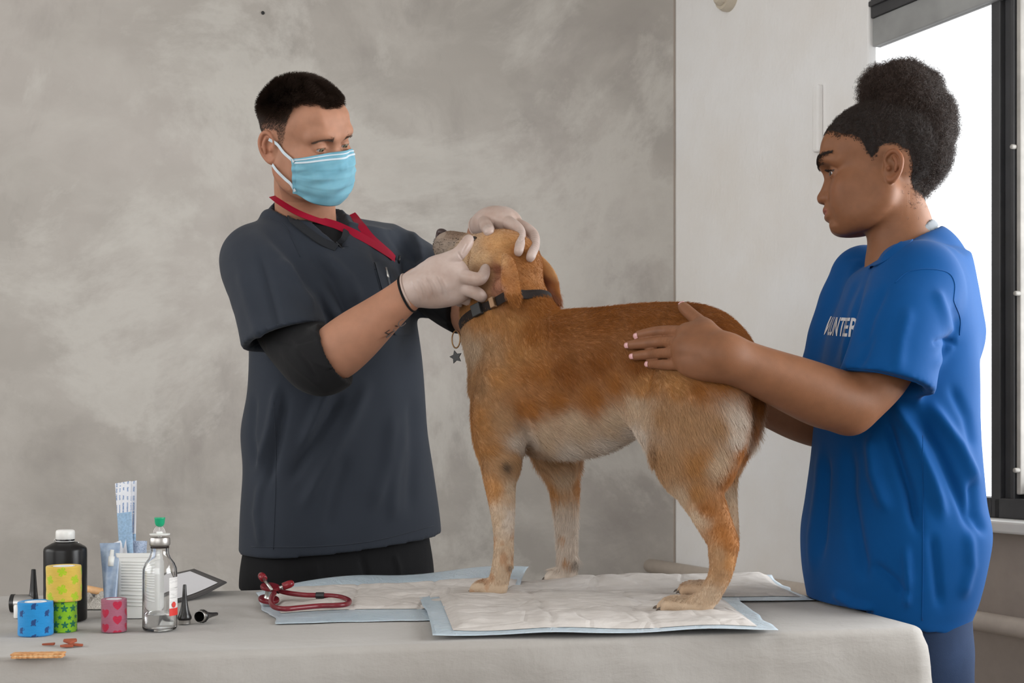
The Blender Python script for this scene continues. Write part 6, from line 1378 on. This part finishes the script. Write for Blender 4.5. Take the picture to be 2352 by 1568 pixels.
# --- jeans
G = Field((.46, 2.08, -.01), (.96, 2.62, .92), .008); hp_ = V(.690, 2.345, .80)
G.ell(hp_ + V(.005, 0, .0), (.105, .15, .11), None, .03)
for s in (-1, 1): G.chain([hp_ + WL * s * .085 + V(.0, 0, -.02), hp_ + WL * s * .09 + V(.012, 0, -.25), hp_ + WL * s * .09 + V(.0, 0, -.45), V(*(hp_ + WL * s * .09)[:2], .04), V(*(hp_ + WL * s * .09)[:2], 0)], [.084, .064, .056, .052, .055], .02, None, '+', 4)
G.plane_cut((0, 0, .002), (0, 0, -1)); jv, jq = G.mesh(0, 2)
jm = fabric('dark_denim', srgb(44, 58, 84), .85, 900, .5, .1, .2); mesh_obj('jeans', jv, jq, jm, wom)
# --- body: head, neck, arms, hands
lW = lambda p: (p - OW) @ BW_.T
Hw = build_head(False, .0013, .0040, .0010, ([lW(NW + V(-.006, 0, .01)), lW(NW + V(-.010, 0, -.06))], [.0475, .056])); hv, hq = Hw.mesh(0, 1)
az = np.arctan2(hv[:, 1], hv[:, 0] - .015); zl = hairline_z(az, False) + .003 * vnoise(hv * 90, 1, 13); hc = skin_cols(hv, SK_W, False)
lips = np.zeros(len(hv)); lips = smooth01((.0268 - np.abs(hv[:, 1])) / .004) * smooth01((hv[:, 0] - .094 - .0) / .004) * smooth01((-.0655 - hv[:, 2] - np.abs(hv[:, 1]) * .22) / .002) * smooth01((hv[:, 2] + .0895 - np.abs(hv[:, 1]) * .28) / .002)
hc = hc * (1 - .75 * lips[:, None]) + H((132, 78, 68)) * .75 * lips[:, None]
for s in (-1, 1):
    ec = V(.0925, s * .031, -.010); d = hv - ec; rim = (np.abs(d[:, 2] - .0042 + .15 * np.abs(d[:, 1])) < .0018) * (np.abs(d[:, 1]) < .0145) * (d[:, 0] > .002) * .9; hc = hc * (1 - rim[:, None]) + H((34, 20, 16)) * rim[:, None]
ear_w = (np.abs(hv[:, 1]) > .070) & (np.abs(hv[:, 0] + .004) < .026) & (np.abs(hv[:, 2] + .012) < .036)
scw = smooth01((hv[:, 2] - zl + .006) / .028) * ~ear_w; hc = hc * (1 - .95 * scw[:, None]) + H((30, 21, 17)) * .95 * scw[:, None]
hw = to_world(hv, BW_, OW); parts = [(hw, hq, hc)]
K = Field((.55, 2.20, 1.28), (.86, 2.48, 1.56), .004); K.cap(NW + V(-.006, 0, -.055), NW - V(0, 0, .11), .050, .058, .03); K.cap(NW + V(-.0, .05, -.07), NW + V(.0, -.05, -.07), .035, .035, .04); kv, kq = K.mesh(0, 1)
parts.append((kv, kq, np.tile(SK_W, (len(kv), 1)) * (1 + .05 * vnoise(kv * 40, 1, 7))[:, None]))
Y0 = 2.100
WHd = [([(1664, 820, 2.112, .0260), (1640, 812, 2.100, .0250), (1600, 805, 2.092, .0235), (1570, 800, 2.090, .0180)], [(1650, 798, 2.106, .021), (1610, 778, 2.096, .0200), (1574, 766, 2.092, .0145)], [(1650, 838, 2.11, .0205), (1610, 836, 2.100, .0185), (1572, 832, 2.096, .0140)]),
       ([(1640, 790, 2.104, .0150), (1618, 752, 2.106, .0125), (1592, 726, 2.112, .0100), (1574, 710, 2.120, .0090), (1567, 702, 2.128, .0068)],
        [(1572, 764, 2.086, .0112), (1536, 760, 2.082, .0090), (1505, 762, 2.086, .0083), (1478, 767, 2.094, .0074), (1462, 771, 2.102, .0058)],
        [(1562, 788, 2.083, .0112), (1524, 785, 2.078, .0090), (1490, 788, 2.083, .0083), (1458, 791, 2.092, .0074), (1441, 793, 2.100, .0058)],
        [(1566, 811, 2.085, .0108), (1528, 811, 2.081, .0086), (1496, 813, 2.085, .0080), (1468, 816, 2.094, .0071), (1452, 818, 2.102, .0056)],
        [(1572, 834, 2.090, .0105), (1542, 837, 2.088, .0082), (1520, 837, 2.091, .0076), (1500, 836, 2.097, .0067), (1488, 836, 2.104, .0054)])]
dpush = -.0
def settle(ch):
    "rests each finger joint on the coat of the dog"
    out = []
    for a, b, Yv, r in ch:
        h = ray_px(dbvh, a, b); Yn = Yv
        if h is not None: Yn = h[1] - r * .78 - .006
        out.append((a, b, Yn, r))
    return out
def settle2(c, k): return [(a, b, (lambda h: h[1] - r * k if h is not None else Yv)(ray_px(dbvh, a, b)), r) for a, b, Yv, r in c]
fing = [settle(c) for c in WHd[1]]; dY = np.median([c[0][2] for c in fing[1:]]) - 2.085
palm = [settle2(c, .95) for c in WHd[0]]
fing = [[(a, b, Yv - .003 * (i == 0), r) for i, (a, b, Yv, r) in enumerate(c)] for c in fing]
fing[0] = settle2(WHd[1][0][:2], 1.1) + fing[0][2:]
Wnw = P(1664, 820, palm[0][0][2])
for c in palm + fing: print([round(float(x[2]), 3) for x in c])
A = Field((.155, 1.94, 1.075), (.735, 2.27, 1.40), .0019)
A.chain([P(2062, 770, 2.16), P(2026, 850, 2.14), Enw + V(.004, 0, .010)], [.038, .0405, .037], .02, None, '+', 5)
fw = unit(Wnw - Enw); A.chain([Enw + V(.002, 0, .006), Enw + fw * .05, Enw + fw * .10, Enw + fw * .16, Wnw - fw * .015, Wnw + fw * .012], [.0345, .0375, .0350, .0300, .0262, .0265], .022, None, '+', 6)
A.ell(Enw + V(-.004, .0, -.022), (.016, .016, .014), None, .03)
hand(A, palm, fing, .0028)
for (a, b, c, r) in [f[0] for f in fing[1:]]: A.ell(P(a + 6, b, c - .004), (.010, .008, .009), None, .010)
A.chain([P(1640, 803, palm[1][0][2]), P(1624, 768, palm[1][1][2] + .002), P(1612, 750, fing[0][1][2])], [.018, .014, .011], .014)
av, aq = A.mesh(0, 1); ac = np.tile(SK_W, (len(av), 1)) * (1 + .06 * vnoise(av * 45, 1, 7) + .04 * vnoise(av * 140, 1, 8))[:, None]; awx, awy = project(av)
for ch in fing[1:]:
    for k, st_ in ((0, .10), (2, .16)): dd = np.hypot(awx - ch[k][0], awy - ch[k][1]); ac *= (1 - st_ * np.exp(-(dd / 9) ** 2))[:, None]
parts.append((av, aq, ac)); wbv = bvh_of(av, aq)
FA = Field((.30, 2.30, 1.03), (.66, 2.60, 1.36), .0032); FA.chain([Sfw * .3 + Efw * .7, Efw], [.042, .039], .02); ffw = unit(Wfw - Efw); FA.chain([Efw, Efw + ffw * .05, Efw * .4 + Wfw * .6, Wfw], [.036, .036, .031, .0255], .02, None, '+', 4)
hb = [D(1640, 880, -.118), D(1590, 850, -.128), D(1545, 830, -.132)]
hb = [Wfw, Wfw * .5 + hb[1] * .5 + DL * -.03, hb[1] + DL * -.012]; FA.chain(hb, [.024, .024, .017], .012)
for j in range(4):
    a = hb[2] + V(0, 0, .026 - j * .017); e = unit(V(-.85, .35, .05)); FA.chain([a, a + e * .03, a + e * .055 + DL * .006], [.0095, .0088, .007], .005)
FA.chain([hb[1] + V(0, 0, .02), hb[1] + V(-.01, .0, .05), hb[1] + V(-.03, -.01, .065)], [.013, .0105, .008], .008)
fv, fq = FA.mesh(0, 1); parts.append((fv, fq, np.tile(SK_W, (len(fv), 1)) * (1 + .05 * vnoise(fv * 45, 1, 7))[:, None]))
K = Field((.42, 2.04, .0), (.98, 2.64, 1.46), .012); K.loft([secw(*r, grow=-.045) for r in rowsW[2:]], .02); K.cap(Snw + V(.01, .03, -.03), P(2050, 800, 2.15), .042, .036, .03); K.cap(Sfw, Sfw * .4 + Efw * .6, .045, .04, .03); K.cap(NW - V(0, 0, .2), NW - V(0, 0, .07), .07, .045, .03)
for s in (-1, 1): K.chain([hp_ + WL * s * .085 + V(0, 0, -.02), hp_ + WL * s * .09 + V(.012, 0, -.25), V(*(hp_ + WL * s * .09)[:2], .03)], [.08, .06, .04], .03)
cv, cq = K.mesh(0, 1); parts.append((cv, cq, np.tile(SK_W, (len(cv), 1))))
bv_, bq_, bc_ = join_islands(parts); mesh_obj('body', bv_, bq_, M['skin_w'], wom, colors=bc_)
# nails
nail_m = plain('pale_pink_nail', srgb(206, 158, 158), .25, var=.02)
for ch in fing:
    (a0, b0, y0, r0), (a1, b1, y1, r1) = ch[-2], ch[-1]
    tipc = ray_px(wbv, a1 * 1.0 + (a1 - a0) * -.05, b1 + (b1 - b0) * -.05)
    if tipc is None: continue
    d = unit(P(a1, b1, y1) - P(a0, b0, y0)); n_ = unit(V(.1, -1, .25) if ch is not fing[0] else V(-.25, -.75, .6)); s_ = unit(np.cross(d, n_)); n_ = np.cross(s_, d); g = []
    n_ = unit(P(a1, b1, 1.0) - V(0, 0, CAMZ)) * -1 + V(0, 0, .25) * (ch is fing[0]); n_ = n_ - d * (n_ @ d); n_ = unit(n_); s_ = unit(np.cross(d, n_)); R_ = max(r1, .0058)
    for u in np.linspace(-1, 1, 9):
        row = []
        for t in np.linspace(-1, 1, 9):
            p = P(a1, b1, y1) + d * (t * R_ * 1.05 - R_ * .05) + s_ * u * R_ * .80 * (1 - .14 * max(t, 0) ** 3 - .10 * max(-t, 0) ** 4); h = wbv.ray_cast(Vector(p + n_ * .03), Vector(-n_))
            q_ = np.array(h[0]) if h[0] is not None else p; row.append(q_ + n_ * .0006 if h[0] is not None and np.linalg.norm(q_ - p) < .02 else (row[-1] if row else p))
        g.append(row)
    mb = MB(); mb.grid(np.array(g)); mb.build('nail', nail_m, wom, True, solid=.0006)
# eyes, brows, lashes
for s in (-1, 1): eye_mesh(to_world(V(.0925, s * .031, -.010), BW_, OW), .0122, to_world(V(1, .22, -.22), BW_, 0), V(0, 0, 1.), H((58, 34, 22)), wom)
for s in (-1, 1): brow_strands(hv, hq, BW_, OW, [(.1175, s * .012, .007, .0022), (.1175, s * .015, .0095, .0042), (.1155, s * .0195, .012, .0055), (.111, s * .026, .0155, .0055), (.103, s * .036, .0185, .0045), (.091, s * .046, .020, .002)], 1100, .005, H((36, 24, 18)), wom)
bvh_h = bvh_of(hv, hq); ls = []
for s in (-1, 1):
    for y in np.linspace(-.011, .012, 34):
        p = V(.0925, s * (.031 + y), -.010) + V(.0118 * math.sqrt(max(0, 1 - (y / .0145) ** 2)) + .001, 0, .0036); d = V(1, s * y * 25, .10); d = unit(d); ls.append([p, p + d * .004 + V(0, 0, -.0006), p + d * .0078 + V(0, 0, .0012)])
ls = np.array(ls); strands('eyelashes', to_world(ls, BW_, OW), .00024, .00008, np.tile((.01, .007, .006), (len(ls), 1)), M['hair'], wom)
# --- hair: slicked back front and a big curly puff
PH = Field((.50, 2.18, 1.44), (.80, 2.49, 1.80), .0032); C2 = lambda px, py, r: (P(px, py, YW), r * sW_)
for px, py, r, fl in ((2038, 205, 66, 1.0), (2085, 235, 84, 1.0), (2118, 300, 78, 1.0), (2122, 362, 68, 1.0), (2105, 415, 50, 1.0), (2095, 448, 30, 1.0), (2010, 190, 42, 1.0), (2150, 250, 50, 1.0), (2075, 180, 44, 1.), (2150, 330, 46, 1.), (2120, 215, 50, 1.)) + tuple((2085 + 95 * math.cos(a) * (.95 + .1 * math.sin(7 * a)), 300 - 138 * math.sin(a), 20 + 8 * math.sin(5 * a + 1), 1.) for a in np.linspace(-1.2, 2.6, 26)):
    c, r = C2(2078 + (px - 2078) * .90, 305 + (py - 305) * .93, r - 8); PH.ell(c, (r, r * 1.02 if r < .06 else r * .98, r), None, .012)
pv, pq = PH.mesh(0, 2); nn = normals(pv, pq); pv = pv + nn * (.007 * vnoise(pv * 48, 1, 51) + .004 * vnoise(pv * 120, 1, 52) - .002)[:, None]
hd_m = plain('dark_curly_hair_mass', srgb(24, 17, 14), .9, var=.3, nscale=120, bump=.8, bscale=300)
puff = mesh_obj('hair_puff', pv, pq, hd_m, wom)
def curls(name, pv, pq, n, L, rad, kinky, parent, base, w_=None, m=14, bias=None):
    p, nv, fi = sample_surface(pv, pq, n, w_); t = np.linspace(0, 1, m)[None, :, None]
    a = unit_rows(np.cross(nv, rng.normal(0, 1, (n, 3)))); b = np.cross(nv, a); ph = rng.random((n, 1, 1)) * 6.28; fq_ = (kinky * (.7 + .6 * rng.random((n, 1, 1)))); R = (rad * (.5 + rng.random((n, 1, 1))))
    Ln = (L * (.3 + 1.0 * rng.random((n, 1, 1)) ** 1.5)); dirv = unit_rows(nv + rng.normal(0, .45, (n, 3)) + (0 if bias is None else bias))
    pts = p[:, None] - nv[:, None] * .003 + dirv[:, None] * Ln * t + (a[:, None] * (np.cos(fq_ * t + ph) - np.cos(ph)) + b[:, None] * (np.sin(fq_ * t + ph) - np.sin(ph))) * R * np.minimum(1, t * 3)
    return strands(name, pts, .00016, .00010, np.tile(base, (n, 1)) * (1 + rng.normal(0, .2, (n, 1))), M['hair'], parent)
o = curls('hair_curls', pv, pq, 52000, .017, .0026, 15, wom, H((54, 40, 33))); o['kind'] = 'stuff'; o['label'] = 'dense dark brown curls'
# hair drawn back over the skull
kp = scw > .25; dz_ = hv[:, 2] - hairline_z(az, False); hb_v = hv + normals(hv, hq) * (.0006 + .0100 * smooth01(dz_ / .065) * (~ear_w) + .0012 * vnoise(hv * 110, 1, 61) * smooth01(dz_ / .02))[:, None]
hb_v, hb_q, used = keep_faces(hb_v, hq, kp); mesh_obj('hair_base', to_world(hb_v, BW_, OW), hb_q, hd_m, wom)
curls('hair_frizz', to_world(hb_v, BW_, OW), hb_q, 42000, .0068, .0015, 11, wom, H((44, 32, 26)), (.05 + smooth01(dz_ / .03))[used], 9)['kind'] = 'stuff'
def slick():
    n = 36000; p, nv, fi = sample_surface(hv, hq, n, smooth01((hv[:, 2] - zl + .012) / .03) * ~ear_w + 1e-9); a = np.arctan2(p[:, 1], p[:, 0] - .015); dz = p[:, 2] - hairline_z(a, False); ok = dz > -.007; p, nv, dz = p[ok], nv[ok], dz[ok]; n = len(p)
    tgt = V(-.04, 0, .13); fl = tgt - p; fl = fl - nv * (fl * nv).sum(1)[:, None]; fl = unit_rows(fl); L = .020 * smooth01(dz / .03 + .3) * (.6 + .6 * rng.random(n)); t = np.linspace(0, 1, 8)[None, :, None]
    sd = unit_rows(np.cross(fl, nv)); ph = rng.random((n, 1, 1)) * 6.28; hgt = .0015 + .013 * smooth01((dz - .0) / .06)
    pts = p[:, None] + fl[:, None] * L[:, None, None] * t + nv[:, None] * (hgt[:, None, None] * t ** .6 * rng.random((n, 1, 1)) ** .5 * 1.0) + sd[:, None] * .0011 * np.sin(14 * t + ph) + nv[:, None] * .0008 * np.cos(14 * t + ph)
    strands('hair', to_world(pts, BW_, OW), .00018, .00010, np.tile(H((46, 34, 28)), (n, 1)) * (1 + rng.normal(0, .18, (n, 1))), M['hair'], wom)['kind'] = 'stuff'
slick()
# short fine curls at the nape
nz_ = np.exp(-(((hv[:, 0] + .045) / .022) ** 2 + ((hv[:, 2] + .055) / .03) ** 2)) * (hv[:, 0] < -.02); curls('nape_curls', hw, hq, 260, .008, .0018, 9, wom, H((52, 38, 32)), nz_ + 1e-9)
